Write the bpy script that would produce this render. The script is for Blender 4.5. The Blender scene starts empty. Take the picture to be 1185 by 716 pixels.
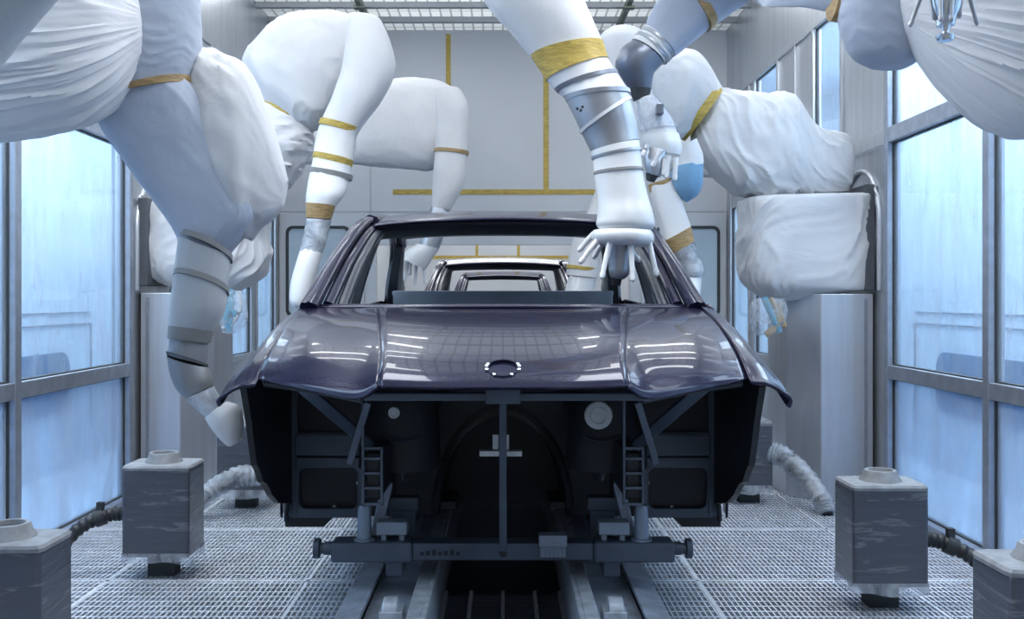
import bpy, bmesh, math, random
from mathutils import Vector, Matrix, noise
random.seed(7)
PI = math.pi
SC = bpy.context.scene
COL = SC.collection
F = 1150.0
VX, VY = 582.0, 345.0
CZ = 1.25
V = Vector

def P(px, py, d):
    """point of the place seen at pixel (px,py) at depth d (metres)"""
    return V(((px - VX) * d / F, d, CZ - (py - VY) * d / F))

# ------------------------------------------------------------------ materials
def new_mat(name):
    m = bpy.data.materials.new(name)
    m.use_nodes = True
    nt = m.node_tree
    for n in list(nt.nodes):
        nt.nodes.remove(n)
    out = nt.nodes.new('ShaderNodeOutputMaterial')
    return m, nt, out

def N(nt, typ, **kw):
    n = nt.nodes.new(typ)
    for k, v in kw.items():
        if k.startswith('i_'):
            key = k[2:].replace('_', ' ')
            n.inputs[key].default_value = v
        else:
            setattr(n, k, v)
    return n

def c4(c):
    return (c[0], c[1], c[2], 1.0)

def pbsdf(nt, col, rough=.5, metal=0., coat=0., spec=.5, coat_rough=.03):
    b = nt.nodes.new('ShaderNodeBsdfPrincipled')
    b.inputs['Base Color'].default_value = c4(col)
    b.inputs['Roughness'].default_value = rough
    b.inputs['Metallic'].default_value = metal
    b.inputs['Coat Weight'].default_value = coat
    b.inputs['Coat Roughness'].default_value = coat_rough
    b.inputs['Specular IOR Level'].default_value = spec
    return b

def coords(nt, scale=(1, 1, 1), kind='Object', rot=(0, 0, 0)):
    tc = nt.nodes.new('ShaderNodeTexCoord')
    mp = nt.nodes.new('ShaderNodeMapping')
    mp.inputs['Scale'].default_value = scale
    mp.inputs['Rotation'].default_value = rot
    nt.links.new(tc.outputs[kind], mp.inputs['Vector'])
    return mp.outputs['Vector']

def nz(nt, vec, scale=5, detail=3, rough=.55, dist=0.):
    n = nt.nodes.new('ShaderNodeTexNoise')
    n.inputs['Scale'].default_value = scale
    n.inputs['Detail'].default_value = detail
    n.inputs['Roughness'].default_value = rough
    n.inputs['Distortion'].default_value = dist
    nt.links.new(vec, n.inputs['Vector'])
    return n.outputs['Fac']

def ramp(nt, fac, stops):
    r = nt.nodes.new('ShaderNodeValToRGB')
    els = r.color_ramp.elements
    while len(els) < len(stops):
        els.new(.5)
    for e, (p, c) in zip(els, stops):
        e.position = p
        e.color = c4(c) if not isinstance(c, float) else (c, c, c, 1)
    nt.links.new(fac, r.inputs['Fac'])
    return r.outputs['Color']

def bump(nt, h, strength=.3, dist=.01, prev=None):
    b = nt.nodes.new('ShaderNodeBump')
    b.inputs['Strength'].default_value = strength
    b.inputs['Distance'].default_value = dist
    nt.links.new(h, b.inputs['Height'])
    if prev is not None:
        nt.links.new(prev, b.inputs['Normal'])
    return b.outputs['Normal']

def simple(name, col, rough=.5, metal=0., coat=0., spec=.5, var=.0, vscale=6., vstretch=(1, 1, 1),
           bstr=0., bscale=20., bdist=.005):
    m, nt, out = new_mat(name)
    b = pbsdf(nt, col, rough, metal, coat, spec)
    vec = coords(nt, vstretch)
    if var > 0:
        f = nz(nt, vec, vscale, 4)
        lo = tuple(max(0, c * (1 - var)) for c in col)
        hi = tuple(min(1, c * (1 + var)) for c in col)
        nt.links.new(ramp(nt, f, [(.3, lo), (.7, hi)]), b.inputs['Base Color'])
    if bstr > 0:
        h = nz(nt, vec, bscale, 4)
        nt.links.new(bump(nt, h, bstr, bdist), b.inputs['Normal'])
    nt.links.new(b.outputs[0], out.inputs['Surface'])
    return m

def fabric(name, col, bstr=.35, stretch=(1, 1, 1), scale=7., rough=.75, spec=.3):
    m, nt, out = new_mat(name)
    b = pbsdf(nt, col, rough, 0, 0, spec)
    b.inputs['Sheen Weight'].default_value = .15
    v1 = coords(nt, stretch)
    h1 = nz(nt, v1, scale, 4, .5, .6)
    n1 = bump(nt, h1, bstr, .02)
    h2 = nz(nt, coords(nt, (1, 1, 1)), 60, 2)
    n2 = bump(nt, h2, .06, .004, n1)
    nt.links.new(n2, b.inputs['Normal'])
    f = nz(nt, coords(nt), 2.2, 4)
    lo = tuple(c * .9 for c in col)
    nt.links.new(ramp(nt, f, [(.35, lo), (.65, col)]), b.inputs['Base Color'])
    nt.links.new(b.outputs[0], out.inputs['Surface'])
    return m

def film(name, tint=(.9, .95, 1.), opac=.35, rough=.18, col=(.75, .8, .86), bstr=.8):
    """clear plastic film: partly see-through, glossy, creased"""
    m, nt, out = new_mat(name)
    b = pbsdf(nt, col, rough, 0, 0, .6)
    v = coords(nt)
    h = nz(nt, v, 14, 5, .6, 1.2)
    nt.links.new(bump(nt, h, bstr, .02), b.inputs['Normal'])
    t = nt.nodes.new('ShaderNodeBsdfTransparent')
    t.inputs['Color'].default_value = c4(tint)
    mx = nt.nodes.new('ShaderNodeMixShader')
    f = nz(nt, coords(nt), 9, 4, .6, 1.)
    r = ramp(nt, f, [(.3, opac * .5), (.7, min(1., opac * 1.6))])
    nt.links.new(r, mx.inputs['Fac'])
    nt.links.new(t.outputs[0], mx.inputs[1])
    nt.links.new(b.outputs[0], mx.inputs[2])
    nt.links.new(mx.outputs[0], out.inputs['Surface'])
    return m

def pane_mat(name, tint, dirt_col, lo, hi, streak=(6, 6, 1.2)):
    m, nt, out = new_mat(name)
    t = nt.nodes.new('ShaderNodeBsdfTransparent')
    t.inputs['Color'].default_value = c4(tint)
    d = pbsdf(nt, dirt_col, .35, 0, 0, .5)
    g = nt.nodes.new('ShaderNodeBsdfGlossy')
    g.inputs['Roughness'].default_value = .03
    g.inputs['Color'].default_value = (.9, .95, 1, 1)
    f1 = nz(nt, coords(nt, streak), 1.3, 5, .6, .5)
    r1 = ramp(nt, f1, [(.32, lo), (.72, hi)])
    f2 = nz(nt, coords(nt, (9, 9, 4), 'Object', (.4, .2, .3)), 3.0, 5, .7, 2.0)
    r2 = ramp(nt, f2, [(.66, 0.), (.76, .55)])
    add = nt.nodes.new('ShaderNodeMath'); add.operation = 'MAXIMUM'
    nt.links.new(r1, add.inputs[0]); nt.links.new(r2, add.inputs[1])
    m1 = nt.nodes.new('ShaderNodeMixShader')
    nt.links.new(add.outputs[0], m1.inputs['Fac'])
    nt.links.new(t.outputs[0], m1.inputs[1]); nt.links.new(d.outputs[0], m1.inputs[2])
    lw = nt.nodes.new('ShaderNodeLayerWeight'); lw.inputs['Blend'].default_value = .5
    pw = nt.nodes.new('ShaderNodeMath'); pw.operation = 'POWER'; pw.inputs[1].default_value = 4.5
    nt.links.new(lw.outputs['Facing'], pw.inputs[0])
    fr = nt.nodes.new('ShaderNodeMath'); fr.operation = 'MULTIPLY_ADD'
    fr.inputs[1].default_value = .55; fr.inputs[2].default_value = .03
    nt.links.new(pw.outputs[0], fr.inputs[0])
    m2 = nt.nodes.new('ShaderNodeMixShader')
    nt.links.new(fr.outputs[0], m2.inputs['Fac'])
    nt.links.new(m1.outputs[0], m2.inputs[1]); nt.links.new(g.outputs[0], m2.inputs[2])
    nt.links.new(m2.outputs[0], out.inputs['Surface'])
    return m

def steel_mat(name, col, rough=.34, stretch=(14, 14, .35), var=.22):
    m, nt, out = new_mat(name)
    b = pbsdf(nt, col, rough, .75, 0, .5)
    f = nz(nt, coords(nt, stretch), 2.4, 5, .6)
    lo = tuple(c * (1 - var) for c in col); hi = tuple(min(1, c * (1 + var)) for c in col)
    nt.links.new(ramp(nt, f, [(.3, lo), (.7, hi)]), b.inputs['Base Color'])
    r = ramp(nt, f, [(.3, rough + .08), (.7, rough - .08)])
    nt.links.new(r, b.inputs['Roughness'])
    nt.links.new(bump(nt, f, .05, .01), b.inputs['Normal'])
    nt.links.new(b.outputs[0], out.inputs['Surface'])
    return m

def emit(name, col, s):
    m, nt, out = new_mat(name)
    e = nt.nodes.new('ShaderNodeEmission')
    e.inputs['Color'].default_value = c4(col)
    e.inputs['Strength'].default_value = s
    nt.links.new(e.outputs[0], out.inputs['Surface'])
    return m

def tape_mat(name, col):
    m, nt, out = new_mat(name)
    b = pbsdf(nt, col, .5)
    f = nz(nt, coords(nt, (5, 5, 30)), 3, 5, .65, .8)
    lo = tuple(c * .55 for c in col); hi = tuple(min(1, c * 1.25 + .03) for c in col)
    nt.links.new(ramp(nt, f, [(.3, lo), (.72, hi)]), b.inputs['Base Color'])
    nt.links.new(bump(nt, f, .2, .01), b.inputs['Normal'])
    nt.links.new(b.outputs[0], out.inputs['Surface'])
    return m

def wrap_box_mat(name, col):
    """dark casing wrapped in glossy stretch film with pale creases"""
    m, nt, out = new_mat(name)
    b = pbsdf(nt, col, .32, 0, .6, .6, .1)
    v = coords(nt, (3.0, 3.0, 22), 'Object', (.12, .35, 0))
    f = nz(nt, v, 1.6, 3, .5, .5)
    r = ramp(nt, f, [(.60, col), (.66, tuple(c + .10 for c in col)), (.70, tuple(c + .02 for c in col)), (1., col)])
    nt.links.new(r, b.inputs['Base Color'])
    nt.links.new(bump(nt, f, .5, .015), b.inputs['Normal'])
    nt.links.new(b.outputs[0], out.inputs['Surface'])
    return m

M = dict(
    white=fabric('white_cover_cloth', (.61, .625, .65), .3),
    pleat=fabric('pleated_cover_cloth', (.68, .69, .725), .25, (.7, .7, 7.), 1.6),
    crinkle=fabric('crinkled_cover_sheet', (.68, .69, .715), .3, (2.2, 2.2, 5), 1.7, .42, .5),
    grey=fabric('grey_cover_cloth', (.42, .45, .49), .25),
    shade=fabric('shaded_cover_cloth', (.42, .475, .58), .25),  # white cover cloth with its blue-grey shade put into the colour
    blue=fabric('blue_cover_cloth', (.17, .34, .52), .4),
    sleeve=fabric('pale_sleeve_cloth', (.66, .68, .71), .25, (1, 1, 1), 8, .55),
    bell=simple('white_plastic', (.70, .715, .735), .28, coat=.4, var=.03),
    tape=tape_mat('brown_masking_tape', (.36, .24, .10)),
    gold=tape_mat('yellow_masking_tape', (.47, .34, .06)),
    greytape=simple('grey_tape', (.20, .205, .21), .55, var=.1),
    metal=simple('grey_cast_metal', (.42, .44, .48), .33, .7, var=.12),
    dmetal=simple('dark_cast_metal', (.17, .19, .24), .35, .6, var=.15),
    gmetal=simple('mid_grey_metal', (.27, .285, .31), .42, .4, var=.15),
    bag=film('thin_bag_film', (.95, .97, 1.), .27),
    chrome=simple('bright_metal', (.75, .78, .82), .15, 1., var=.05),
    seam=simple('dark_joint', (.12, .13, .15), .5, .4, var=.1),
    film=film('clear_film', (.92, .95, 1.), .38),
    filmg=film('grey_film', (.7, .75, .8), .55, .22, (.55, .6, .66)),
    steel=steel_mat('stainless_panel', (.56, .59, .63), .36, (7, 7, .3), .08),
    frame=steel_mat('window_frame_metal', (.40, .44, .51), .42, (6, 6, 6), .12),
    ped=steel_mat('pedestal_sheet', (.60, .63, .68), .45, (7, 7, .5), .07),
    backw=simple('back_wall_paint', (.54, .565, .60), .55, 0, 0, .4, .04, 1.2),
    gasket=simple('black_gasket', (.03, .035, .04), .6),
    grate=simple('galvanised_bar', (.70, .73, .79), .45, .35, var=.12),
    pit=simple('pit_dark', (.02, .025, .04), .8),
    pane=pane_mat('window_pane', (.88, .95, 1.), (.66, .76, .88), .14, .36),
    panel_low=pane_mat('low_window_pane', (.78, .89, 1.), (.58, .70, .86), .35, .66, (3, 3, .9)),
    cor=simple('corridor_wall_paint', (.55, .67, .78), .6, var=.05, vscale=2),
    corwin=simple('corridor_window_glass', (.04, .13, .27), .12, var=.2, vscale=3),
    paint=None, inner=None,
    slate=simple('slate_paint', (.075, .10, .14), .45, .3, var=.15),
    slate2=simple('light_slate_paint', (.22, .27, .34), .4, .35, var=.12),
    dark=simple('dark_chassis_metal', (.014, .019, .026), .5, .2, var=.2),
    black=simple('black_hole', (.004, .005, .007), .7),
    rail=simple('conveyor_steel', (.40, .45, .53), .45, .2, var=.25, vscale=14),
    railb=simple('worn_conveyor_steel', (.56, .61, .68), .4, .2, var=.25, vscale=20),
    box=wrap_box_mat('wrapped_casing', (.060, .068, .090)),
    boxtop=simple('pale_casing_top', (.24, .255, .28), .55, var=.25, vscale=18, bstr=.5, bscale=25),
    hose=simple('black_hose', (.025, .028, .034), .5, var=.2),
    teal=simple('teal_hose', (.04, .28, .40), .35),
    white_h=simple('white_hose', (.7, .72, .74), .4),
    gold_h=simple('ochre_hose', (.42, .28, .10), .4),
    ceil=None,
    beam=simple('olive_track_paint', (.09, .11, .09), .5, var=.2),
    cbar=simple('ceiling_bar_paint', (.38, .40, .42), .5),
    lamp=emit('lamp_diffuser', (.95, .975, 1.), 14.5),
    lampcase=simple('lamp_case', (.6, .62, .65), .5),
    cap=simple('pale_bolt_and_light', (.62, .66, .68), .5, var=.15, vscale=20),  # also stands in for light seen through holes and gaps
)

def car_paint():
    m, nt, out = new_mat('navy_car_body')
    b = pbsdf(nt, (.012, .012, .034), .22, .0, .34, .20, .015)
    b.inputs['Specular Tint'].default_value = (.45, .52, 1., 1)
    f = nz(nt, coords(nt), 240, 2)
    nt.links.new(ramp(nt, f, [(.35, (.011, .011, .030)), (.7, (.018, .018, .042))]), b.inputs['Base Color'])
    b.inputs['Coat IOR'].default_value = 1.65
    nt.links.new(b.outputs[0], out.inputs['Surface'])
    return m
M['paint'] = car_paint()
M['inner'] = simple('dark_body_interior', (.030, .038, .055), .42, .2, .2, var=.15)

def ceil_mat():
    m, nt, out = new_mat('ceiling_filter_mat')
    b = pbsdf(nt, (.74, .76, .77), .8)
    v = coords(nt, (1, 1, 1))
    w = N(nt, 'ShaderNodeTexBrick')
    w.offset = 0
    w.inputs['Scale'].default_value = 1.
    w.inputs['Brick Width'].default_value = .10
    w.inputs['Row Height'].default_value = .28
    w.inputs['Mortar Size'].default_value = .010
    w.inputs['Color1'].default_value = (.78, .80, .80, 1)
    w.inputs['Color2'].default_value = (.72, .74, .75, 1)
    w.inputs['Mortar'].default_value = (.36, .38, .39, 1)
    nt.links.new(v, w.inputs['Vector'])
    nt.links.new(w.outputs['Color'], b.inputs['Base Color'])
    tr = nt.nodes.new('ShaderNodeBsdfTranslucent')
    nt.links.new(w.outputs['Color'], tr.inputs['Color'])
    mx = nt.nodes.new('ShaderNodeMixShader'); mx.inputs['Fac'].default_value = .6
    nt.links.new(b.outputs[0], mx.inputs[1]); nt.links.new(tr.outputs[0], mx.inputs[2])
    nt.links.new(mx.outputs[0], out.inputs['Surface'])
    return m
M['ceil'] = ceil_mat()

# ------------------------------------------------------------------ mesh helpers
def link(name, bm, mat, parent=None, smooth=True, bevel=0., angle=.6):
    bmesh.ops.recalc_face_normals(bm, faces=bm.faces[:])
    me = bpy.data.meshes.new(name)
    bm.to_mesh(me); bm.free()
    if mat: me.materials.append(mat)
    if smooth:
        for p in me.polygons: p.use_smooth = True
        try: me.set_sharp_from_angle(angle=angle)
        except Exception: pass
    o = bpy.data.objects.new(name, me)
    COL.objects.link(o)
    if parent is not None:
        o.parent = parent
        if parent.type == 'EMPTY':
            o.matrix_parent_inverse = Matrix.Translation(-parent.location)
    if bevel > 0:
        md = o.modifiers.new('bevel', 'BEVEL'); md.width = bevel; md.segments = 2; md.limit_method = 'ANGLE'
    return o

def thing(name, label, cat, loc, group=None):
    o = bpy.data.objects.new(name, None)
    o.empty_display_size = .1
    COL.objects.link(o)
    o.location = loc
    o['label'] = label; o['category'] = cat
    if group: o['group'] = group
    return o

def tag(o, label, cat, group=None, kind=None):
    o['label'] = label; o['category'] = cat
    if group: o['group'] = group
    if kind: o['kind'] = kind
    return o

def struct(o):
    o['kind'] = 'structure'
    return o

def dup(root, off, label=None):
    r = root.copy(); COL.objects.link(r); r.location = root.location + V(off)
    if label: r['label'] = label
    for ch in list(root.children):
        c = ch.copy(); COL.objects.link(c); c.parent = r
        c.matrix_parent_inverse = ch.matrix_parent_inverse.copy()
        for g in list(ch.children):
            d = g.copy(); COL.objects.link(d); d.parent = c
    return r

def add_box(bm, x0, x1, y0, y1, z0, z1):
    vs = [bm.verts.new((x, y, z)) for x in (x0, x1) for y in (y0, y1) for z in (z0, z1)]
    for f in ((0, 1, 3, 2), (4, 6, 7, 5), (0, 4, 5, 1), (2, 3, 7, 6), (0, 2, 6, 4), (1, 5, 7, 3)):
        bm.faces.new([vs[i] for i in f])
    return bm

def box(x0, x1, y0, y1, z0, z1):
    bm = bmesh.new()
    return add_box(bm, x0, x1, y0, y1, z0, z1)

def add_bar(bm, p, q, a, b, up=V((0, 1, 0))):
    """rectangular bar p->q, half sizes a (along up-ish) and b"""
    p = V(p); q = V(q)
    t = (q - p).normalized()
    u = (up - t * up.dot(t))
    if u.length < 1e-4: u = V((1, 0, 0)) - t * t.x
    u.normalize(); w = t.cross(u)
    vs = []
    for c in (p, q):
        for su, sw in ((-1, -1), (1, -1), (1, 1), (-1, 1)):
            vs.append(bm.verts.new(c + u * a * su + w * b * sw))
    for i in range(4):
        j = (i + 1) % 4
        bm.faces.new((vs[i], vs[j], vs[4 + j], vs[4 + i]))
    bm.faces.new(vs[0:4]); bm.faces.new(vs[4:8])
    return bm

def cr(pts, n):
    """Catmull-Rom through a list of equal-length tuples/Vectors"""
    out = []
    L = len(pts)
    for i in range(L - 1):
        p0 = pts[max(i - 1, 0)]; p1 = pts[i]; p2 = pts[i + 1]; p3 = pts[min(i + 2, L - 1)]
        if i == 0: p0 = 2 * p1 - p2
        if i == L - 2: p3 = 2 * p2 - p1
        for k in range(n):
            t = k / n
            out.append(.5 * ((2 * p1) + (p2 - p0) * t + (2 * p0 - 5 * p1 + 4 * p2 - p3) * t * t + (3 * p1 - p0 - 3 * p2 + p3) * t ** 3))
    out.append(pts[-1].copy())
    return out

def add_tube(bm, pts, r, n=10, sub=6, corr=0., cap=True):
    pts = cr([V(p) for p in pts], sub) if sub > 1 else [V(p) for p in pts]
    rings = []
    for i, p in enumerate(pts):
        t = (pts[min(i + 1, len(pts) - 1)] - pts[max(i - 1, 0)]).normalized()
        ref = V((0, 0, 1)) if abs(t.z) < .9 else V((1, 0, 0))
        u = t.cross(ref).normalized(); w = t.cross(u)
        rr = (r(i / (len(pts) - 1)) if callable(r) else r) * (1 + (corr if i % 2 else -corr))
        rings.append([bm.verts.new(p + (u * math.cos(2 * PI * k / n) + w * math.sin(2 * PI * k / n)) * rr) for k in range(n)])
    for a, b in zip(rings, rings[1:]):
        for k in range(n):
            bm.faces.new((a[k], a[(k + 1) % n], b[(k + 1) % n], b[k]))
    if cap:
        bm.faces.new(rings[0]); bm.faces.new(rings[-1])
    return bm

def tube(pts, r, n=10, sub=6, corr=0.):
    return add_tube(bmesh.new(), pts, r, n, sub, corr)

def add_rev(bm, p, axis, prof, n=24):
    """revolve profile [(t,r)] about axis from p"""
    t = V(axis).normalized()
    ref = V((0, 1, 0)) if abs(t.y) < .9 else V((1, 0, 0))
    u = t.cross(ref).normalized(); w = t.cross(u)
    rings = []
    for s, r in prof:
        c = V(p) + t * s
        rings.append([bm.verts.new(c + (u * math.cos(2 * PI * k / n) + w * math.sin(2 * PI * k / n)) * max(r, 1e-4)) for k in range(n)])
    for a, b in zip(rings, rings[1:]):
        for k in range(n):
            bm.faces.new((a[k], a[(k + 1) % n], b[(k + 1) % n], b[k]))
    bm.faces.new(rings[0]); bm.faces.new(rings[-1])
    return bm

def loft(rings, k=.9, n=44, sub=5, ex=2.0, wr=0., wkind='long', seed=0., cap0=True, cap1=True, dome0=0., dome1=0., tilt=0.):
    """closed soft shape through cross-sections; each ring (Lx,Ly,Rx,Ry,d[,k]) is the section's
    silhouette end points at depth d; the other half-axis runs in depth"""
    R = []
    for g in rings:
        a = P(g[0], g[1], g[4]); b = P(g[2], g[3], g[4])
        kk = g[5] if len(g) > 5 else k
        R.append([(a + b) / 2, (b - a) / 2, kk])
    if dome0 > 0:
        c, h, kk = R[0]; t = (R[0][0] - R[1][0]).normalized() * h.length * dome0
        R = [[c + t, h * .25, kk], [c + t * .78, h * .68, kk]] + R
    if dome1 > 0:
        c, h, kk = R[-1]; t = (R[-1][0] - R[-2][0]).normalized() * h.length * dome1
        R = R + [[c + t * .78, h * .68, kk], [c + t, h * .25, kk]]
    cs = cr([r[0] for r in R], sub); hs = cr([r[1] for r in R], sub)
    ks = cr([V((r[2], 0, 0)) for r in R], sub)
    bm = bmesh.new()
    loops = []
    Y = V((0, 1, 0))
    s = 0.
    for i, (c, h, kv) in enumerate(zip(cs, hs, ks)):
        if i: s += (c - cs[i - 1]).length
        hl = max(h.length, 1e-4)
        b = (Y - h * (Y.dot(h) / (hl * hl))).normalized() * hl * kv.x + V((0, 0, -tilt * hl * kv.x))
        lp = []
        for q in range(n):
            a = 2 * PI * q / n
            ca, sa = math.cos(a), math.sin(a)
            e = 2. / ex
            x = math.copysign(abs(ca) ** e, ca); y = math.copysign(abs(sa) ** e, sa)
            m = 1.
            if wr > 0:
                if wkind == 'long':
                    wv = .5 * noise.noise(V((ca * 2 + seed, sa * 2, s * 2.2)))
                    v = noise.noise(V((ca * 5.0 + seed + wv, sa * 5.0 + wv, s * 1.1)))
                    v2 = noise.noise(V((ca * 11 + seed + wv, sa * 11 + 3, s * 1.8)))
                elif wkind == 'round':
                    wv = .03 * noise.noise(V((ca * 3 + seed, sa * 3, s * 3)))
                    v = noise.noise(V((ca * 1.0 + seed, sa * 1.0, (s + wv) * 17)))
                    v2 = noise.noise(V((ca * 1.6 + seed, sa * 1.6 + 3, (s + wv) * 36)))
                elif wkind in ('diag', 'fine'):
                    th = math.atan2(ca, -sa)
                    fall = max(0., min(1., (2.9 - abs(th)) / .5))
                    wv = .5 * noise.noise(V((ca * 1.6 + seed, sa * 1.6, s * 4)))
                    if wkind == 'fine':
                        pp, qq = 12 * s + 2.4 * th + wv * 1.5, 1.1 * th - s
                        v = noise.noise(V((pp * .5 + seed, qq, 1.))); v2 = noise.noise(V((pp * 1.25 + seed, qq * 1.2, 7.)))
                    else:
                        pp, qq = 4 * s + 2.0 * th + wv * 1.5, 1.5 * th - 2.5 * s + wv
                        v = noise.noise(V((pp * .8 + seed, qq * .5, 1.))); v2 = noise.noise(V((pp * 2.2 + seed, qq, 7.)))
                    v = v * fall + (1 - fall) * .4; v2 = v2 * fall + (1 - fall) * .4
                else:
                    v = noise.noise(V((ca * 1.8 + seed, sa * 1.8, s * 4)))
                    v2 = noise.noise(V((ca * 4. + seed, sa * 4. + s * 6, s * 9)))
                r1_ = 1 - min(1., abs(v) * 2.4); r2_ = 1 - min(1., abs(v2) * 2.4)
                env = .65 + .9 * abs(noise.noise(V((ca * 1.1 + seed * 2, sa * 1.1, s * 1.6 + 9))))
                m += wr * env * (.95 * (r1_ ** 2 - .33) + .50 * (r2_ ** 2 - .33))
            lp.append(bm.verts.new(c + h * x * m + b * y * m))
        loops.append(lp)
    for a, b in zip(loops, loops[1:]):
        for q in range(n):
            bm.faces.new((a[q], a[(q + 1) % n], b[(q + 1) % n], b[q]))
    if cap0: bm.faces.new(loops[0])
    if cap1: bm.faces.new(loops[-1])
    return bm

def patch(grid, nu=4, nv=4, bm=None):
    """smooth surface through grid[i][j] of Vectors"""
    rows = [cr([V(p) for p in r], nv) for r in grid]
    cols = [cr([rows[i][j] for i in range(len(rows))], nu) for j in range(len(rows[0]))]
    bm = bm or bmesh.new()
    vv = [[bm.verts.new(cols[j][i]) for j in range(len(cols))] for i in range(len(cols[0]))]
    for i in range(len(vv) - 1):
        for j in range(len(vv[0]) - 1):
            bm.faces.new((vv[i][j], vv[i + 1][j], vv[i + 1][j + 1], vv[i][j + 1]))
    return bm

def solid(o, t=.008, off=-1.):
    md = o.modifiers.new('solid', 'SOLIDIFY'); md.thickness = t; md.offset = off
    return o

def mirror_pts(pts):
    return [V((-p[0], p[1], p[2])) for p in pts]

def prism_yz(pts, x0, x1):
    """polygon in (y,z) extruded between x0 and x1"""
    bm = bmesh.new()
    a = [bm.verts.new((x0, y, z)) for y, z in pts]; b = [bm.verts.new((x1, y, z)) for y, z in pts]
    n = len(pts)
    for i in range(n):
        j = (i + 1) % n
        bm.faces.new((a[i], a[j], b[j], b[i]))
    bm.faces.new(a); bm.faces.new(b)
    return bm

def prism_xz(pts, y0, y1):
    bm = bmesh.new()
    a = [bm.verts.new((x, y0, z)) for x, z in pts]; b = [bm.verts.new((x, y1, z)) for x, z in pts]
    n = len(pts)
    for i in range(n):
        j = (i + 1) % n
        bm.faces.new((a[i], a[j], b[j], b[i]))
    bm.faces.new(a); bm.faces.new(b)
    return bm

def rrect(x0, x1, z0, z1, r, n=6):
    pts = []
    for cx, cz, a0 in ((x1 - r, z1 - r, 0), (x0 + r, z1 - r, 90), (x0 + r, z0 + r, 180), (x1 - r, z0 + r, 270)):
        for k in range(n + 1):
            a = math.radians(a0 + 90 * k / n)
            pts.append((cx + r * math.cos(a), cz + r * math.sin(a)))
    return pts

def ring_frame(outer, inner, y0, y1):
    """frame between two matching outlines in (x,z), y0..y1"""
    bm = bmesh.new()
    L = []
    for pts, y in ((outer, y0), (inner, y0), (inner, y1), (outer, y1)):
        L.append([bm.verts.new((x, y, z)) for x, z in pts])
    n = len(outer)
    for a, b in ((0, 1), (1, 2), (2, 3), (3, 0)):
        for i in range(n):
            j = (i + 1) % n
            bm.faces.new((L[a][i], L[a][j], L[b][j], L[b][i]))
    return bm

# ================================================================== SETTING
W = 2.3
ZC = 4.0
YB = 10.2          # back wall
Y0 = .4            # near end of what is built
YE = 21.0          # end of the next booth

# floor: galvanised bar grating
bm = bmesh.new()
def grate(bm, x0, x1, y0, y1):
    x = x0
    while x < x1:
        add_box(bm, x - .003, x + .003, y0, y1, -.030, 0.)
        x += .0225
    y = y0
    while y < y1:
        add_box(bm, x0, x1, y - .0055, y + .0055, -.016, -.0005)
        y += .066
for sx in (-1, 1):
    a, b = (.58, W) if sx > 0 else (-W, -.58)
    grate(bm, a, b, 1.2, YB)
    for xs in (.862, 1.75):
        add_box(bm, sx * xs - .007, sx * xs + .007, 1.2, YB, -.03, .001)
    for ys in (2.45, 3.42, 4.40, 5.38, 6.36, 7.34, 8.32):
        add_box(bm, a, b, ys - .012, ys + .012, -.03, .001)
floor = struct(link('floor', bm, M['grate'], smooth=False))
struct(link('floor_pit', box(-W - .1, W + .1, Y0 - 1, YB, -.42, -.36), M['pit'], smooth=False))
struct(link('floor_beyond', box(-W - .1, W + .1, YB, YE, -.08, 0.), M['ped'], smooth=False))

# side walls --------------------------------------------------------
ZB, ZR0, ZR1, ZT0, ZT1, ZU = .05, .775, .855, 2.17, 2.26, 3.25
PW = .03
bays_l = [(.4, 1.78), (1.78, 3.22), (3.22, 4.66), (4.66, 6.08)]
bays_r = [(.4, 2.24), (2.24, 3.46), (3.46, 4.68), (4.68, 5.90)]
far = [(7.38, 8.28, 'steel'), (8.28, 9.05, 'glass'), (9.05, YB, 'low')]
wn = [0]; tn = [0]
def wx(sx, a, b):
    return (sx * a, sx * b) if sx > 0 else (sx * b, sx * a)

def pane_obj(sx, y0, y1, z0, z1, mat, parent, bar=0.032):
    x0, x1 = wx(sx, W + .012, W + .018)
    link('pane', box(x0, x1, y0, y1, z0, z1), mat, parent, smooth=False)
    bmf = bmesh.new()
    xa, xb = wx(sx, W + .002, W + .030)
    g = .007
    add_box(bmf, xa, xb, y0, y0 + g, z0, z1); add_box(bmf, xa, xb, y1 - g, y1, z0, z1)
    add_box(bmf, xa, xb, y0 + g, y1 - g, z0, z0 + g); add_box(bmf, xa, xb, y0 + g, y1 - g, z1 - g, z1)
    link('gasket', bmf, M['gasket'], parent, smooth=False)

def window(sx, y0, y1, rows):
    wn[0] += 1
    e = bpy.data.objects.new('window_%d' % wn[0], None); COL.objects.link(e)
    e.location = (sx * W, (y0 + y1) / 2, rows[0][0]); e['kind'] = 'structure'
    for z0, z1, m in rows:
        pane_obj(sx, y0, y1, z0, z1, m, e)
    return e

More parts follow.
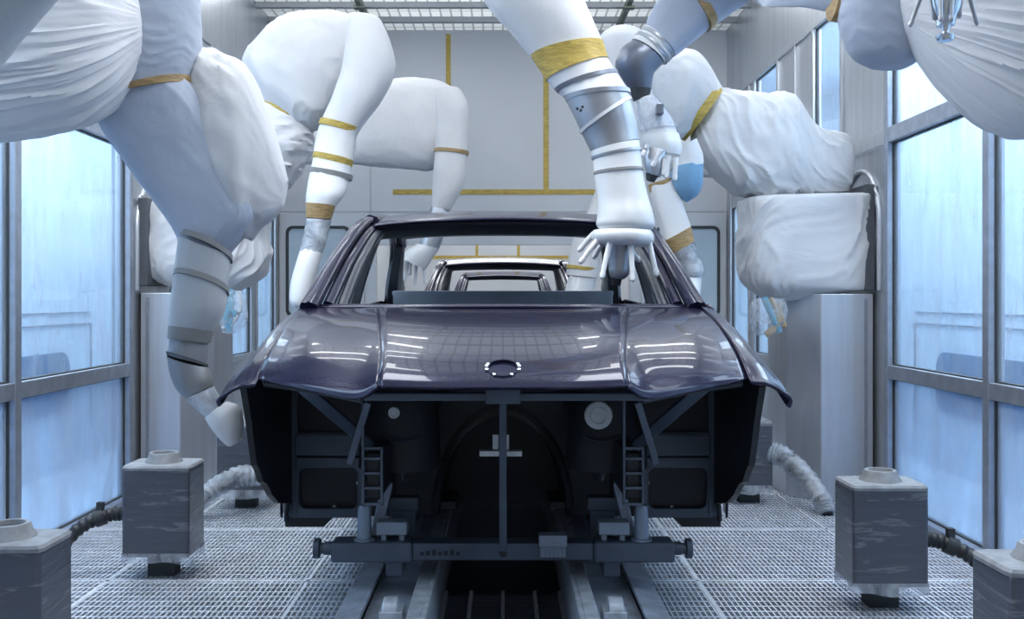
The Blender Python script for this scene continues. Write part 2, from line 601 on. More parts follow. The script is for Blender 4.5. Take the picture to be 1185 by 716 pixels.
for sx, side, bays in ((-1, 'left', bays_l), (1, 'right', bays_r)):
    yend = bays[-1][1]
    xa, xb = wx(sx, W, W + .05)
    # steel above the windows, the panels behind the pedestals, the far part
    bm = bmesh.new()
    add_box(bm, xa, xb, Y0, YB, ZU, ZC)
    def seg(y0, y1, z0, z1): add_box(bm, xa, xb, y0, y1, z0, z1)
    y1p = yend + .82
    seg(yend + PW, y1p, ZT1, ZU - .0); seg(yend + PW, y1p, ZB, ZT0)
    y2p = y1p + .62                          # tall glass y1p..y2p
    seg(y1p, y2p, ZB, .7)
    seg(y2p, 8.28, ZB, ZU)
    seg(8.28, 9.05, ZB, .7); seg(8.28, 9.05, 2.0, 2.35)
    seg(9.05, 9.25, ZB, ZU); seg(9.25, 10.0, ZB, .42); seg(9.25, 10.0, 2.15, ZU); seg(10.0, YB, ZB, ZU)
    wl = struct(link('wall_' + side, bm, M['steel'], smooth=False))
    # raised seams and ledges on the steel part
    tn[0] += 1
    bm = bmesh.new()
    xi0, xi1 = wx(sx, W - .018, W)
    add_box(bm, xi0, xi1, Y0, YB, ZU - .02, ZU + .03)
    add_box(bm, xi0, xi1, yend + PW, 8.28, ZT0, ZT1)
    for y in (y1p, y2p, 7.8, 8.28, 9.05, 9.25, 10.0):
        add_box(bm, xi0, xi1, y - .022, y + .022, ZB, ZU - .02)
    add_box(bm, xi0, xi1, y2p, 10.0, .70, .76)
    add_box(bm, xi0, xi1, y2p, 9.05, 1.35, 1.40)
    struct(link('trim_%d' % tn[0], bm, M['steel'], smooth=False, bevel=.003))
    # window posts and rails of the glazed bays
    tn[0] += 1
    bm = bmesh.new()
    xi0, xi1 = wx(sx, W - .03, W + .05)
    for y in [b[0] for b in bays] + [yend]:
        add_box(bm, xi0, xi1, y - PW, y + PW, ZB, ZU - .02)
    for y0, y1 in bays:
        for z0, z1 in ((ZR0, ZR1), (ZT0, ZT1)):
            add_box(bm, xi0 + .004, xi1 - .004, y0 + PW, y1 - PW, z0, z1)
    struct(link('trim_%d' % tn[0], bm, M['frame'], smooth=False, bevel=.004))
    bxi0, bxi1 = wx(sx, W - .045, W + .05)
    struct(link('baseboard_' + side, box(bxi0, bxi1, Y0, YB, -.03, ZB), M['frame'], smooth=False, bevel=.004))
    for y0, y1 in bays:
        window(sx, y0 + PW, y1 - PW, [(ZB, ZR0, M['panel_low']), (ZR1, ZT0, M['pane']), (ZT1, ZU - .02, M['pane'])])
    window(sx, y1p + .022, y2p - .022, [(.7, ZT0, M['pane']), (ZT1, ZU - .02, M['pane'])])
    window(sx, 8.302, 9.028, [(.76, 2.0, M['pane']), (2.35, ZU - .02, M['pane'])])
    window(sx, 9.272, 9.978, [(.42, .70, M['panel_low']), (.76, 2.15, M['pane'])])
    # corridor behind the glass
    XO = 3.7
    ca, cb = wx(sx, XO, XO + .08)
    struct(link('wall_corridor_' + side, box(ca, cb, Y0, YB + 1, -.2, ZC), M['cor'], smooth=False))
    struct(link('ceiling_corridor_' + side, box(*wx(sx, W + .05, XO), Y0, YB + 1, 3.55, 3.6), M['cor'], smooth=False))
    struct(link('floor_corridor_' + side, box(*wx(sx, W + .05, XO), Y0, YB + 1, -.25, -.2), M['cor'], smooth=False))
    struct(link('wall_corridor_end_' + side, box(*wx(sx, W + .05, XO), YB + 1, YB + 1.06, -.2, 3.6), M['cor'], smooth=False))
    wn[0] += 1
    pts = rrect(4.8, 8.45, .30, .80, .16)
    bmw = bmesh.new()
    x0, x1 = wx(sx, XO - .02, XO)
    a = [bmw.verts.new((x0, y, z)) for y, z in pts]; b = [bmw.verts.new((x1, y, z)) for y, z in pts]
    for i in range(len(pts)):
        j = (i + 1) % len(pts); bmw.faces.new((a[i], a[j], b[j], b[i]))
    bmw.faces.new(a); bmw.faces.new(b)
    struct(link('window_%d' % wn[0], bmw, M['corwin'], smooth=False))
    tn[0] += 1
    bmw = bmesh.new()
    x0, x1 = wx(sx, XO - .012, XO)
    for z in (1.12, 1.02):
        add_box(bmw, x0, x1, 3.0, 8.9, z, z + .012)
    add_box(bmw, x0, x1, 8.9, 8.92, .15, 1.03)
    add_box(bmw, x0, x1, 9.4, 9.45, -.2, 3.5)
    struct(link('trim_%d' % tn[0], bmw, M['slate2'], smooth=False))

for sx, yc, zt2, rad, zb2 in ((1, 6.38, 2.06, .34, 1.30), (-1, 6.55, 2.02, .34, 1.30), (1, 7.72, 2.72, .30, 2.3), (-1, 7.72, 2.72, .30, 2.3)):
    tn[0] += 1
    pts = [(sx * (W - .012), yc - rad, zb2)] + [(sx * (W - .012), yc - rad * math.cos(PI * k / 14), zt2 - rad + rad * math.sin(PI * k / 14)) for k in range(15)] + [(sx * (W - .012), yc + rad, zb2)]
    struct(link('trim_%d' % tn[0], tube(pts, .016, 8, 1), M['ped']))
# back wall with the car opening and two doors -------------------------
OW, OZ = 1.30, 1.80
bm = bmesh.new()
add_box(bm, -W - .05, -OW, YB, YB + .08, 0, OZ)
add_box(bm, OW, W + .05, YB, YB + .08, 0, OZ)
add_box(bm, -W - .05, W + .05, YB, YB + .08, OZ, ZC)
struct(link('wall_back', bm, M['backw'], smooth=False))
dn = 0
for sx in (-1, 1):
    dn += 1
    x0, x1 = wx(sx, 1.42, 2.285)
    e = struct(link('door_%d' % dn, box(x0, x1, YB - .03, YB, .02, 2.12), M['backw'], smooth=False, bevel=.004))
    wx0, wx1 = wx(sx, 1.56, 2.22)
    link('gasket', ring_frame(rrect(wx0, wx1, 1.06, 1.99, .07), rrect(wx0 + .03, wx1 - .03, 1.09, 1.96, .05), YB - .045, YB - .03), M['gasket'], e, smooth=False)
    link('pane', prism_xz(rrect(wx0 + .03, wx1 - .03, 1.09, 1.96, .05), YB - .036, YB - .03), simple('door_pane', (.42, .50, .56), .12, 0, .3, .5, .05), e, smooth=False)
tn[0] += 1
bm = bmesh.new()
for x in (-1.36, 1.36):
    add_box(bm, x - .006, x + .006, YB - .004, YB, 2.12, ZC)
add_box(bm, -W, W, YB - .004, YB, 2.13, 2.145)
struct(link('trim_%d' % tn[0], bm, M['cbar'], smooth=False))
zt = P(0, 222, YB - .005).z
def strip(name, x0, x1, z0, z1, label, y=YB):
    o = link(name, box(x0, x1, y - .006, y, z0, z1), M['gold'], smooth=False)
    return tag(o, label, 'tape', 'tape strips on the back wall')
strip('tape_strip', -.585, -.535, zt + .026, 3.96, 'ochre vertical tape strip on back wall, above the far arched robot arm')
strip('tape_strip', .415, .47, zt + .026, 3.96, 'ochre vertical tape strip on back wall beside the thick white spraying arm')
strip('tape_strip', -1.13, .96, zt - .026, zt + .026, 'long ochre horizontal tape strip across the back wall above the car roof')

# next booth beyond the opening
bm = bmesh.new()
add_box(bm, -W - .1, -W, YB + .08, YE, 0, ZC); add_box(bm, W, W + .1, YB + .08, YE, 0, ZC)
struct(link('wall_beyond', bm, M['backw'], smooth=False))
struct(link('wall_far', box(-W, W, YE, YE + .1, 0, ZC), M['backw'], smooth=False))
struct(link('ceiling_beyond', box(-W, W, YB + .08, YE, ZC, ZC + .05), M['backw'], smooth=False))
tn[0] += 1
bm = bmesh.new()
for x in (-.55, .33):
    add_box(bm, x - .03, x + .03, YE - .01, YE, 2.15, 3.6)
add_box(bm, -1.5, 1.5, YE - .01, YE, 2.08, 2.15)
struct(link('trim_%d' % tn[0], bm, M['gold'], smooth=False))

# ceiling
bm = bmesh.new()
vs = [bm.verts.new(p) for p in ((-W - .05, Y0, ZC), (W + .05, Y0, ZC), (W + .05, YB + .08, ZC), (-W - .05, YB + .08, ZC))]
bm.faces.new(vs)
struct(link('ceiling', bm, M['ceil'], smooth=False))
bm = box(-W - .05, W + .05, Y0, YB + .08, ZC + .9, ZC + .95)
add_box(bm, -W - .1, -W - .05, Y0, YB + .08, ZC, ZC + .95); add_box(bm, W + .05, W + .1, Y0, YB + .08, ZC, ZC + .95)
add_box(bm, -W - .05, W + .05, YB + .08, YB + .13, ZC, ZC + .95)
struct(link('ceiling_plenum', bm, M['backw'], smooth=False))
tn[0] += 1
bm = bmesh.new()
y = Y0 + .3
for y in (1.1, 2.3, 3.5, 4.7, 5.9, 7.1, 8.35, 9.25, 9.74):
    add_box(bm, -W, W, y - .035, y + .035, ZC - .05, ZC)
struct(link('trim_%d' % tn[0], bm, M['cbar'], smooth=False))
for x, lab in ((-1.30, 'dark olive ceiling track above the arched robot arms on the left'), (1.14, 'dark olive ceiling track above the grey robot wrist on the right')):
    t = thing('ceiling_track', lab, 'track', (x, 5, ZC - .06))
    bm = box(x - .022, x + .022, Y0, YB - .02, ZC - .11, ZC - .05)
    link('track_rail', bm, M['beam'], t, smooth=False)
    bm = bmesh.new()
    for yy in (8.0, 9.0, 9.9):
        add_box(bm, x - .05, x + .05, yy - .04, yy + .04, ZC - .13, ZC - .11)
    bm.free()
    for yy in (8.0, 9.0, 9.9):
        link('bracket', box(x - .05, x + .05, yy - .04, yy + .04, ZC - .13, ZC - .11), M['beam'], t, smooth=False)

# lamps of the booth (in the ceiling in front of and above the frame)
def lamp_fix(x0, x1, y0, y1, z, lab, grp='ceiling lamps of the booth'):
    t = thing('ceiling_light', lab, 'lamp', ((x0 + x1) / 2, (y0 + y1) / 2, z), grp)
    link('lamp_case', box(x0 - .02, x1 + .02, y0 - .02, y1 + .02, z + .004, z + .06), M['lampcase'], t, smooth=False)
    link('diffuser', box(x0, x1, y0, y1, z - .01, z + .004), M['lamp'], t, smooth=False)
for y, hw in ((1.4, .10), (3.85, .62), (5.3, .06), (6.2, .06), (7.0, .055), (7.8, .055), (8.72, .05)):
    lamp_fix(-2.15, -.62, y - hw, y + hw, ZC - .06, 'long white ceiling lamp spanning the booth above the robots')
    lamp_fix(.62, 2.15, y - hw, y + hw, ZC - .06, 'long white ceiling lamp spanning the booth above the robots')
for y in (12.2, 14.5, 16.8, 19):  # lamps added out of view to light the next booth
    lamp_fix(-1.8, 1.8, y - .2, y + .2, ZC - .06, 'unseen ceiling lamp added to light the next booth', 'lamps added in the next booth')

def area(name, loc, rot, sx, sy, power, col):
    l = bpy.data.lights.new(name, 'AREA'); l.shape = 'RECTANGLE'; l.size = sx; l.size_y = sy; l.energy = power; l.color = col
    o = bpy.data.objects.new(name, l); COL.objects.link(o); o.location = loc; o.rotation_euler = rot
    return o
for sx in (-1, 1):
    area('corridor_lamp', (sx * 3.0, 5.6, 3.5), (0, 0, 0), 1.0, 9.0, 330, (.88, .94, 1.))

area('plenum_fill', (0, 5.3, ZC + .8), (0, 0, 0), 4.2, 9.4, 230, (.95, .98, 1.))  # unseen fill light added above the filter to brighten the ceiling
w = bpy.data.worlds.new('hall'); SC.world = w; w.use_nodes = True
w.node_tree.nodes['Background'].inputs[0].default_value = (.70, .76, .85, 1)
w.node_tree.nodes['Background'].inputs[1].default_value = .35

# ================================================================== ROBOT PEDESTALS
def pedestal(sx, x_in, y0, y1, z1, lab):
    t = thing('robot_pedestal', lab, 'pedestal', (sx * 2.05, (y0 + y1) / 2, 0), 'robot pedestals')
    x1 = W - .02
    pts = [(sx * x1, y0), (sx * (x_in + .17), y0), (sx * x_in, y0 + .17), (sx * x_in, y1), (sx * x1, y1)]
    bm = bmesh.new()
    a = [bm.verts.new((x, y, .0)) for x, y in pts]; b = [bm.verts.new((x, y, z1)) for x, y in pts]
    for i in range(5):
        j = (i + 1) % 5; bm.faces.new((a[i], a[j], b[j], b[i]))
    bm.faces.new(a); bm.faces.new(b)
    link('column', bm, M['ped'], t, smooth=False, bevel=.006)
    bm = bmesh.new()
    add_box(bm, *wx(sx, x1 - .055, x1 - .035), y0 - .006, y0, .02, z1 - .03)
    link('edge_strip', bm, M['frame'], t, smooth=False)
    return t
pedestal(-1, 1.86, 6.25, 6.85, 1.285, 'grey sheet metal pedestal column under crumpled white base cover beside left windows')
pedestal(1, 1.79, 6.12, 6.72, 1.277, 'tall grey sheet metal pedestal column under the white boxy robot base on the right')

# ================================================================== ROBOTS
def part(name, bm, mat, root, **kw):
    return link(name, bm, M[mat], root, **kw)

def fingers(root, list_, d, r, mat='bell', name='electrode_finger', dd=None):
    for i, (x0, y0, x1, y1) in enumerate(list_):
        e = 0. if dd is None else dd[i]
        a = P(x0, y0, d + e * .6); b = P(x1, y1, d + e)
        bm = tube([a, a.lerp(b, .5) + V((0, 0, .004)), b], lambda t: r * (1.15 - .35 * t), 10, 4)
        add_rev(bm, b - (b - a).normalized() * r * 1.2, b - a, [(0, r * .95), (r * .8, r * 1.05), (r * 2.0, r * .8), (r * 2.6, .001)], 10)
        link(name, bm, M[mat], root)

# --- near left robot ---------------------------------------------------
r1 = thing('paint_robot', 'large white draped robot reaching down to left front fender with grey sleeve and wrist', 'robot', (-2.25, 3.5, 2.1), 'draped paint robots')
part('upper_arm_cover', loft([(-165, -35, -165, 150, 3.45), (-60, -45, -70, 157, 3.45), (0, -48, 0, 156, 3.45), (55, -50, 52, 150, 3.46), (100, -45, 104, 136, 3.48),
     (138, -32, 142, 108, 3.52), (158, -8, 166, 72, 3.58)], .85, 224, 8, 2.3, .085, 'long', 1.3, dome1=.3), 'pleat', r1)
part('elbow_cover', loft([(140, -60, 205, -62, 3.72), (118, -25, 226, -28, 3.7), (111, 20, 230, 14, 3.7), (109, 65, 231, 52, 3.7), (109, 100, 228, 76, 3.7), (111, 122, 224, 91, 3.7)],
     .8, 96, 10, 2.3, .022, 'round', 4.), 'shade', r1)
part('tape_band', loft([(110, 121, 226, 90, 3.7), (111, 124, 227, 99, 3.7)], .83, 56, 2, 2.3), 'tape', r1)
part('forearm_housing', loft([(196, 62, 204, 150, 3.84), (224, 54, 232, 190, 3.82), (256, 62, 258, 250, 3.80), (285, 77, 284, 276, 3.79), (305, 118, 300, 264, 3.79), (321, 165, 315, 254, 3.79), (332, 205, 326, 240, 3.79)],
     .62, 96, 9, 2.6, .045, 'free', 3., dome0=.2, dome1=.1), 'white', r1)
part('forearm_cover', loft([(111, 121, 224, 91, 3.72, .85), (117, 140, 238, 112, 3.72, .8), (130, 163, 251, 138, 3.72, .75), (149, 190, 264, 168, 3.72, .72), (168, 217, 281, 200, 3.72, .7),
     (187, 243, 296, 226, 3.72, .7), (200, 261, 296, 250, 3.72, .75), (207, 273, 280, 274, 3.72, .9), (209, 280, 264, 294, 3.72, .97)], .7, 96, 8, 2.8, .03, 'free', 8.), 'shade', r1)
part('sleeve', loft([(209, 272, 266, 294, 3.7), (205, 298, 264, 314, 3.7), (202, 322, 262, 336, 3.7), (199, 350, 259, 357, 3.7), (197, 372, 250, 376, 3.7), (196, 383, 241, 388, 3.7)], .95, 72, 6, 2.3, .03, 'free', 2.), 'grey', r1)
for g in (((209, 271, 268, 293), (208, 277, 268, 300)), ((203, 316, 264, 331), (202, 322, 264, 338)), ((196, 377, 246, 383), (195, 392, 242, 397))):
    part('grey_band', loft([g[0] + (3.7,), g[1] + (3.7,)], 1.02, 40, 2, 2.1, tilt=.34 if g[0][1] < 370 else .08), 'greytape', r1)
part('wrist_segment', loft([(197, 388, 240, 392, 3.7), (196, 400, 240, 404, 3.7), (194, 408, 239, 420, 3.7)], .95, 36, 3), 'gmetal', r1)
part('wrist_joint', loft([(193, 407, 240, 421, 3.7), (194, 411, 240, 424, 3.7)], .99, 36, 2, tilt=.2), 'seam', r1)
part('wrist_segment', loft([(194, 411, 239, 424, 3.7), (197, 430, 243, 432, 3.7), (203, 447, 246, 440, 3.7), (214, 461, 247, 446, 3.7)], .95, 36, 4), 'gmetal', r1)
part('clear_sleeve', loft([(216, 463, 247, 447, 3.7), (229, 475, 254, 458, 3.7), (241, 485, 262, 470, 3.7)], .95, 32, 3, 2, .06, 'free', 1.), 'film', r1)
part('inner_shaft', loft([(222, 462, 243, 450, 3.7), (243, 482, 258, 471, 3.7)], .95, 24, 3), 'chrome', r1)
part('bell_cup', loft([(238, 484, 263, 464, 3.7), (246, 497, 276, 470, 3.7), (257, 510, 281, 484, 3.7), (264, 516, 282, 500, 3.7), (268, 516, 280, 508, 3.7)], .95, 36, 4, 2, .03, 'free'), 'bell', r1)

# --- middle left robot -------------------------------------------------
r2 = thing('paint_robot', 'draped robot on left pedestal arching over to car windscreen pillar with brown tape bands', 'robot', (-2.1, 6.4, 1.3), 'draped paint robots')
part('mounting_plate', box(-2.285, -2.225, 6.22, 6.8, 1.33, 1.88), 'seam', r2, smooth=False, bevel=.005)
part('base_cover', loft([(178, 231, 300, 230, 6.45), (168, 245, 308, 246, 6.45), (165, 275, 310, 280, 6.45), (166, 302, 310, 305, 6.45), (178, 322, 300, 322, 6.45), (205, 334, 275, 337, 6.45)],
     .55, 160, 12, 3.0, .07, 'diag', 3.), 'crinkle', r2)
part('lower_arm_cover', loft([(250, 236, 308, 236, 6.42), (246, 215, 330, 222, 6.42), (250, 185, 354, 188, 6.42), (256, 155, 363, 160, 6.42), (270, 125, 357, 135, 6.42), (285, 108, 340, 118, 6.42)], .7, 120, 10, 2.2, .08, 'round', 6.), 'pleat', r2)
part('tape_band', loft([(291, 116, 357, 156, 6.42), (297, 106, 365, 149, 6.42)], .76, 44, 3), 'gold', r2)
part('upper_arm_cover', loft([(295, 112, 360, 152, 6.42), (283, 74, 374, 146, 6.42), (300, 46, 392, 124, 6.42), (328, 21, 404, 100, 6.42), (368, 13, 412, 86, 6.42), (405, 17, 425, 76, 6.42), (432, 24, 432, 66, 6.42)],
     .72, 96, 10, 2.4, .05, 'free', 11., dome1=.2), 'white', r2)
part('forearm_cover', loft([(404, 20, 441, 24, 6.30), (400, 50, 453, 52, 6.28), (396, 80, 457, 84, 6.26), (385, 112, 440, 118, 6.22), (371, 143, 415, 152, 6.18), (366, 162, 411, 171, 6.15), (362, 182, 407, 192, 6.1)],
     .9, 44, 5, 2.2, .03, 'free', 2., dome0=.25), 'white', r2)
part('forearm_sleeve', loft([(363, 180, 407, 190, 6.1), (358, 205, 403, 212, 6.05), (355, 224, 398, 226, 6.0), (354, 239, 386, 241, 5.97)], .9, 40, 4, 2.1, .03, 'free', 5.), 'sleeve', r2)
for a, b, m, d in (((371, 137, 416, 149), (369, 144, 413, 156), 'gold', 6.18), ((363, 176, 409, 186), (362, 183, 407, 193), 'gold', 6.1), ((359, 194, 408, 203), (358, 200, 407, 209), 'greytape', 6.08), ((354, 235, 388, 238), (354, 252, 383, 254), 'tape', 5.97)):
    part('tape_band', loft([a + (d,), b + (d,)], .96, 40, 2, 2.2), m, r2)
part('inner_shaft', loft([(359, 253, 379, 255, 5.95), (352, 290, 370, 292, 5.9)], .95, 24, 3), 'dmetal', r2)
part('clear_sleeve', loft([(355, 253, 383, 255, 5.95), (351, 272, 379, 275, 5.92), (347, 290, 373, 293, 5.9)], .95, 30, 4, 2, .06, 'free', 2.), 'filmg', r2)
part('bell_cup', loft([(349, 286, 373, 290, 5.9), (344, 300, 370, 303, 5.88), (337, 325, 363, 330, 5.85), (335, 345, 356, 352, 5.82), (338, 355, 350, 358, 5.82)], .95, 34, 4), 'bell', r2)

# --- far left robot ----------------------------------------------------
r3 = thing('paint_robot', 'far draped robot arm arching before the back wall, left of the ochre tape cross', 'robot', (-2.2, 8.6, 2.6), 'draped paint robots')
part('upper_arm_cover', loft([(278, 140, 278, 190, 8.65), (360, 138, 360, 190, 8.65), (405, 128, 405, 190, 8.65), (432, 101, 432, 193, 8.65), (462, 91, 462, 195, 8.65), (495, 92, 495, 197, 8.65), (518, 98, 510, 190, 8.65), (532, 108, 515, 170, 8.65)],
     .55, 80, 8, 2.6, .03, 'free', 3., dome1=.1), 'white', r3)
part('forearm_cover', loft([(505, 104, 533, 104, 8.5), (503, 122, 542, 122, 8.5), (503, 150, 542, 150, 8.5), (503, 175, 541, 177, 8.48), (501, 205, 538, 207, 8.45), (500, 224, 531, 226, 8.42), (499, 240, 521, 243, 8.4)], .95, 40, 4, 2.2, .03, 'free', 7., dome0=.2), 'white', r3)
part('tape_band', loft([(503, 172, 543, 176, 8.48), (502, 176, 542, 180, 8.48)], .98, 40, 2, 2.2), 'tape', r3)
part('wrist_segment', loft([(499, 238, 520, 241, 8.4), (492, 262, 516, 266, 8.38), (485, 284, 508, 288, 8.36)], .95, 30, 3), 'metal', r3)
part('bell_cup', loft([(483, 282, 508, 288, 8.36), (470, 290, 500, 300, 8.36), (463, 298, 492, 312, 8.36)], .95, 30, 3), 'bell', r3)
fingers(r3, [(465, 295, 460, 318), (472, 298, 468, 325), (482, 303, 480, 327), (490, 305, 492, 326), (476, 296, 474, 316)], 8.36, .016)

# --- far right robot (seen through the windscreen) ----------------------
r8 = thing('paint_robot', 'far white robot arm seen through the right part of the windscreen opening', 'robot', (2.2, 8.6, 2.4), 'draped paint robots')
part('upper_arm_cover', loft([(886, 150, 886, 205, 8.65), (820, 140, 820, 205, 8.65), (765, 130, 765, 200, 8.65), (730, 130, 725, 180, 8.65)], .6, 40, 5, 2.3, .03, 'free', 3., dome1=.2), 'white', r8)
part('forearm_cover', loft([(712, 140, 748, 145, 8.5), (700, 185, 738, 192, 8.48), (682, 240, 720, 246, 8.44), (662, 280, 697, 288, 8.4), (655, 318, 692, 322, 8.36)], .95, 36, 4, 2.1, .03, 'free', dome0=.2), 'white', r8)
part('tape_band', loft([(656, 306, 692, 311, 8.37), (655, 310, 691, 315, 8.37)], 1., 36, 2, 2.1), 'gold', r8)
part('bell_cup', loft([(658, 320, 690, 323, 8.36), (652, 345, 684, 348, 8.34), (655, 365, 672, 366, 8.34)], .95, 30, 3), 'bell', r8)

# --- central spraying robot ----------------------------------------------
r4 = thing('paint_robot', 'thick white robot arm with brown tape and splayed fingers spraying the windscreen base', 'robot', (2.2, 4.6, 3.3), 'draped paint robots')
part('upper_arm_cover', loft([(1150, -270, 1150, -130, 4.6), (900, -280, 900, -140, 4.6), (650, -270, 660, -140, 4.6), (530, -240, 560, -130, 4.55)], .8, 44, 5, 2.2, .05, 'long', 3., dome1=.5), 'white', r4)
part('forearm_cover', loft([(470, -140, 600, -185, 4.5), (512, -85, 632, -118, 4.47), (560, 0, 666, -22, 4.43), (590, 36, 682, 16, 4.41), (616, 68, 698, 51, 4.4)], .92, 48, 6, 2.1, .02, 'free', 12., dome0=.3), 'white', r4)
part('tape_band', loft([(614, 65, 698, 49, 4.4), (624, 80, 701, 60, 4.39), (632, 93, 704, 68, 4.38)], .95, 48, 3, 2.1, .01, 'free'), 'gold', r4)
part('wrist_collar', loft([(632, 91, 702, 66, 4.38), (643, 105, 713, 84, 4.37)], .93, 44, 3), 'bell', r4)
part('wrist_joint', loft([(641, 103, 714, 82, 4.37), (645, 107, 716, 86, 4.37)], .96, 44, 2), 'metal', r4)
part('wrist_segment', loft([(646, 106, 714, 84, 4.37), (652, 112, 727, 105, 4.36)], .93, 44, 3), 'bell', r4)
part('wrist_joint', loft([(653, 112, 729, 104, 4.36), (655, 117, 730, 109, 4.36)], .96, 44, 2), 'metal', r4)
w1 = part('wrist_segment', loft([(655, 115, 728, 108, 4.36), (666, 138, 733, 128, 4.35), (676, 160, 738, 148, 4.35), (684, 176, 740, 162, 4.34)], .93, 44, 4), 'metal', r4)
part('wrist_seam', loft([(670, 152, 729, 112, 4.352), (672, 155, 732, 115, 4.352)], 1.0, 44, 2), 'bell', r4)
bmb = bmesh.new()
for q in ((668, 126), (674, 124), (672, 128)):
    p = P(q[0], q[1], 4.22)
    add_rev(bmb, p, (0, -1, 0), [(0, .006), (.01, .006)], 10)
part('bolt', bmb, 'gasket', r4)
part('bell_shroud', loft([(683, 176, 740, 163, 4.34), (686, 185, 741, 174, 4.33), (688, 206, 744, 201, 4.32), (691, 232, 750, 228, 4.31), (691, 250, 756, 248, 4.3), (690, 260, 757, 262, 4.3), (696, 267, 750, 269, 4.3)], .95, 48, 5), 'bell', r4)
part('wrist_joint', loft([(684, 182, 742, 171, 4.33), (685, 185, 743, 174, 4.33)], .96, 44, 2), 'metal', r4)
part('shroud_ring', loft([(687, 199, 744, 194, 4.32), (687, 202, 745, 197, 4.32)], .97, 44, 2), 'greytape', r4)
part('electrode_ring', loft([(688, 266, 753, 267, 4.3), (685, 272, 756, 273, 4.3), (687, 279, 755, 281, 4.3), (696, 284, 748, 285, 4.3)], .97, 44, 3, 2, .05, 'long'), 'bell', r4)
part('atomizer_head', loft([(702, 280, 738, 281, 4.3), (704, 300, 731, 301, 4.3), (705, 316, 728, 317, 4.3), (708, 322, 722, 323, 4.3)], .97, 30, 3), 'metal', r4)
part('nozzle', loft([(707, 321, 720, 322, 4.3), (708, 330, 718, 331, 4.3)], .97, 24, 2), 'black', r4)
fingers(r4, [(688, 270, 672, 288), (693, 277, 673, 302), (706, 281, 697, 319), (730, 281, 732, 322), (750, 277, 759, 316), (720, 275, 738, 300), (704, 272, 688, 296)], 4.3, .0125,
        dd=[.02, -.06, -.12, -.12, -.06, .12, .12])

# --- near right robot, arm bent back over the car ------------------------
r7 = thing('paint_robot', 'large pleated robot at top right with dark metal wrist hanging over the car', 'robot', (2.25, 3.5, 2.2), 'draped paint robots')
part('upper_arm_cover', loft([(1330, -60, 1330, 140, 3.35), (1240, -70, 1240, 152, 3.35), (1196, -72, 1186, 156, 3.37), (1140, -66, 1153, 146, 3.4), (1098, -52, 1112, 112, 3.44), (1066, -32, 1078, 78, 3.5), (1045, -6, 1055, 44, 3.55)], .85, 224, 8, 2.3, .075, 'long', 21., dome1=.25), 'pleat', r7)
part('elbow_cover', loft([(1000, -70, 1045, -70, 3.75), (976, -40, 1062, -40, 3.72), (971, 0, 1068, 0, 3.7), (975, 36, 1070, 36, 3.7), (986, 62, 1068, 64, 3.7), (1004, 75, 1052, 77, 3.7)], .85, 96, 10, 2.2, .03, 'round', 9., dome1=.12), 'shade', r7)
part('tape_band', loft([(975, -36, 973, 26, 3.74), (966, -38, 961, 24, 3.76)], .8, 44, 2), 'tape', r7)
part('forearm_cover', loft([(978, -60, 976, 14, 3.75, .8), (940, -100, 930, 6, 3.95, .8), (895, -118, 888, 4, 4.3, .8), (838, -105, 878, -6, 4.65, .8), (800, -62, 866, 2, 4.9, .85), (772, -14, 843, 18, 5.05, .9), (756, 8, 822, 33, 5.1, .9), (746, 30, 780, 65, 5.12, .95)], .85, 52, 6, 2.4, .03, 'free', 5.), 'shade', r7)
part('tape_band', loft([(783, -24, 829, 28, 5.06), (777, -18, 822, 35, 5.07)], .93, 44, 2, 2.4), 'tape', r7)
for k in range(4):
    a, b = (745 - 3 * k, 31 + 3 * k), (781 - 3 * k, 63 + 3 * k)
    part('sleeve_gather', loft([(a[0] + 2, a[1] - 2, b[0] + 2, b[1] - 2, 5.12), (a[0] - 1, a[1], b[0] - 1, b[1], 5.12), (a[0], a[1] + 3, b[0], b[1] + 2, 5.12)], .97, 40, 2), 'metal' if k % 2 else 'sleeve', r7)
part('wrist_collar', loft([(735, 41, 772, 71, 5.12), (731, 46, 769, 74, 5.12)], .97, 40, 2), 'bell', r7)
part('wrist_elbow', loft([(731, 47, 767, 74, 5.12), (719, 56, 761, 80, 5.12), (712, 73, 757, 85, 5.12), (719, 90, 755, 94, 5.12), (728, 103, 754, 103, 5.12)], .95, 40, 5), 'dmetal', r7)
part('wrist_joint', loft([(716, 76, 757.5, 77, 5.12), (717, 79, 757.5, 80, 5.12)], .99, 40, 2), 'seam', r7)
part('wrist_end', loft([(728, 103, 754, 102, 5.12), (733, 117, 752, 109, 5.12)], .95, 36, 2), 'gasket', r7)
part('atomizer_body', loft([(736, 116, 754, 110, 5.12), (738, 128, 766, 122, 5.11), (741, 146, 778, 142, 5.1), (744, 160, 784, 156, 5.1)], .95, 36, 4, 2, .08, 'free', 4.), 'sleeve', r7)
part('clear_sleeve', loft([(737, 117, 758, 112, 5.1), (738, 134, 772, 128, 5.1), (742, 152, 783, 147, 5.1)], 1.02, 36, 4, 2, .12, 'diag', 4.), 'film', r7)
part('electrode_ring', loft([(742, 158, 785, 155, 5.1), (744, 167, 789, 170, 5.1), (750, 178, 787, 180, 5.1)], .95, 40, 3, 2, .05, 'long'), 'bell', r7)
part('atomizer_head', loft([(744, 170, 772, 176, 5.05), (745, 188, 770, 194, 5.03), (748, 201, 764, 205, 5.02)], .97, 32, 3), 'metal', r7)
part('nozzle', loft([(747, 200, 762, 204, 5.02), (748, 208, 757, 211, 5.02)], .97, 24, 2), 'gasket', r7)
fingers(r7, [(765, 174, 756, 190), (774, 180, 771, 203), (782, 182, 781, 206), (750, 168, 745, 178), (770, 184, 768, 200)], 4.98, .013)
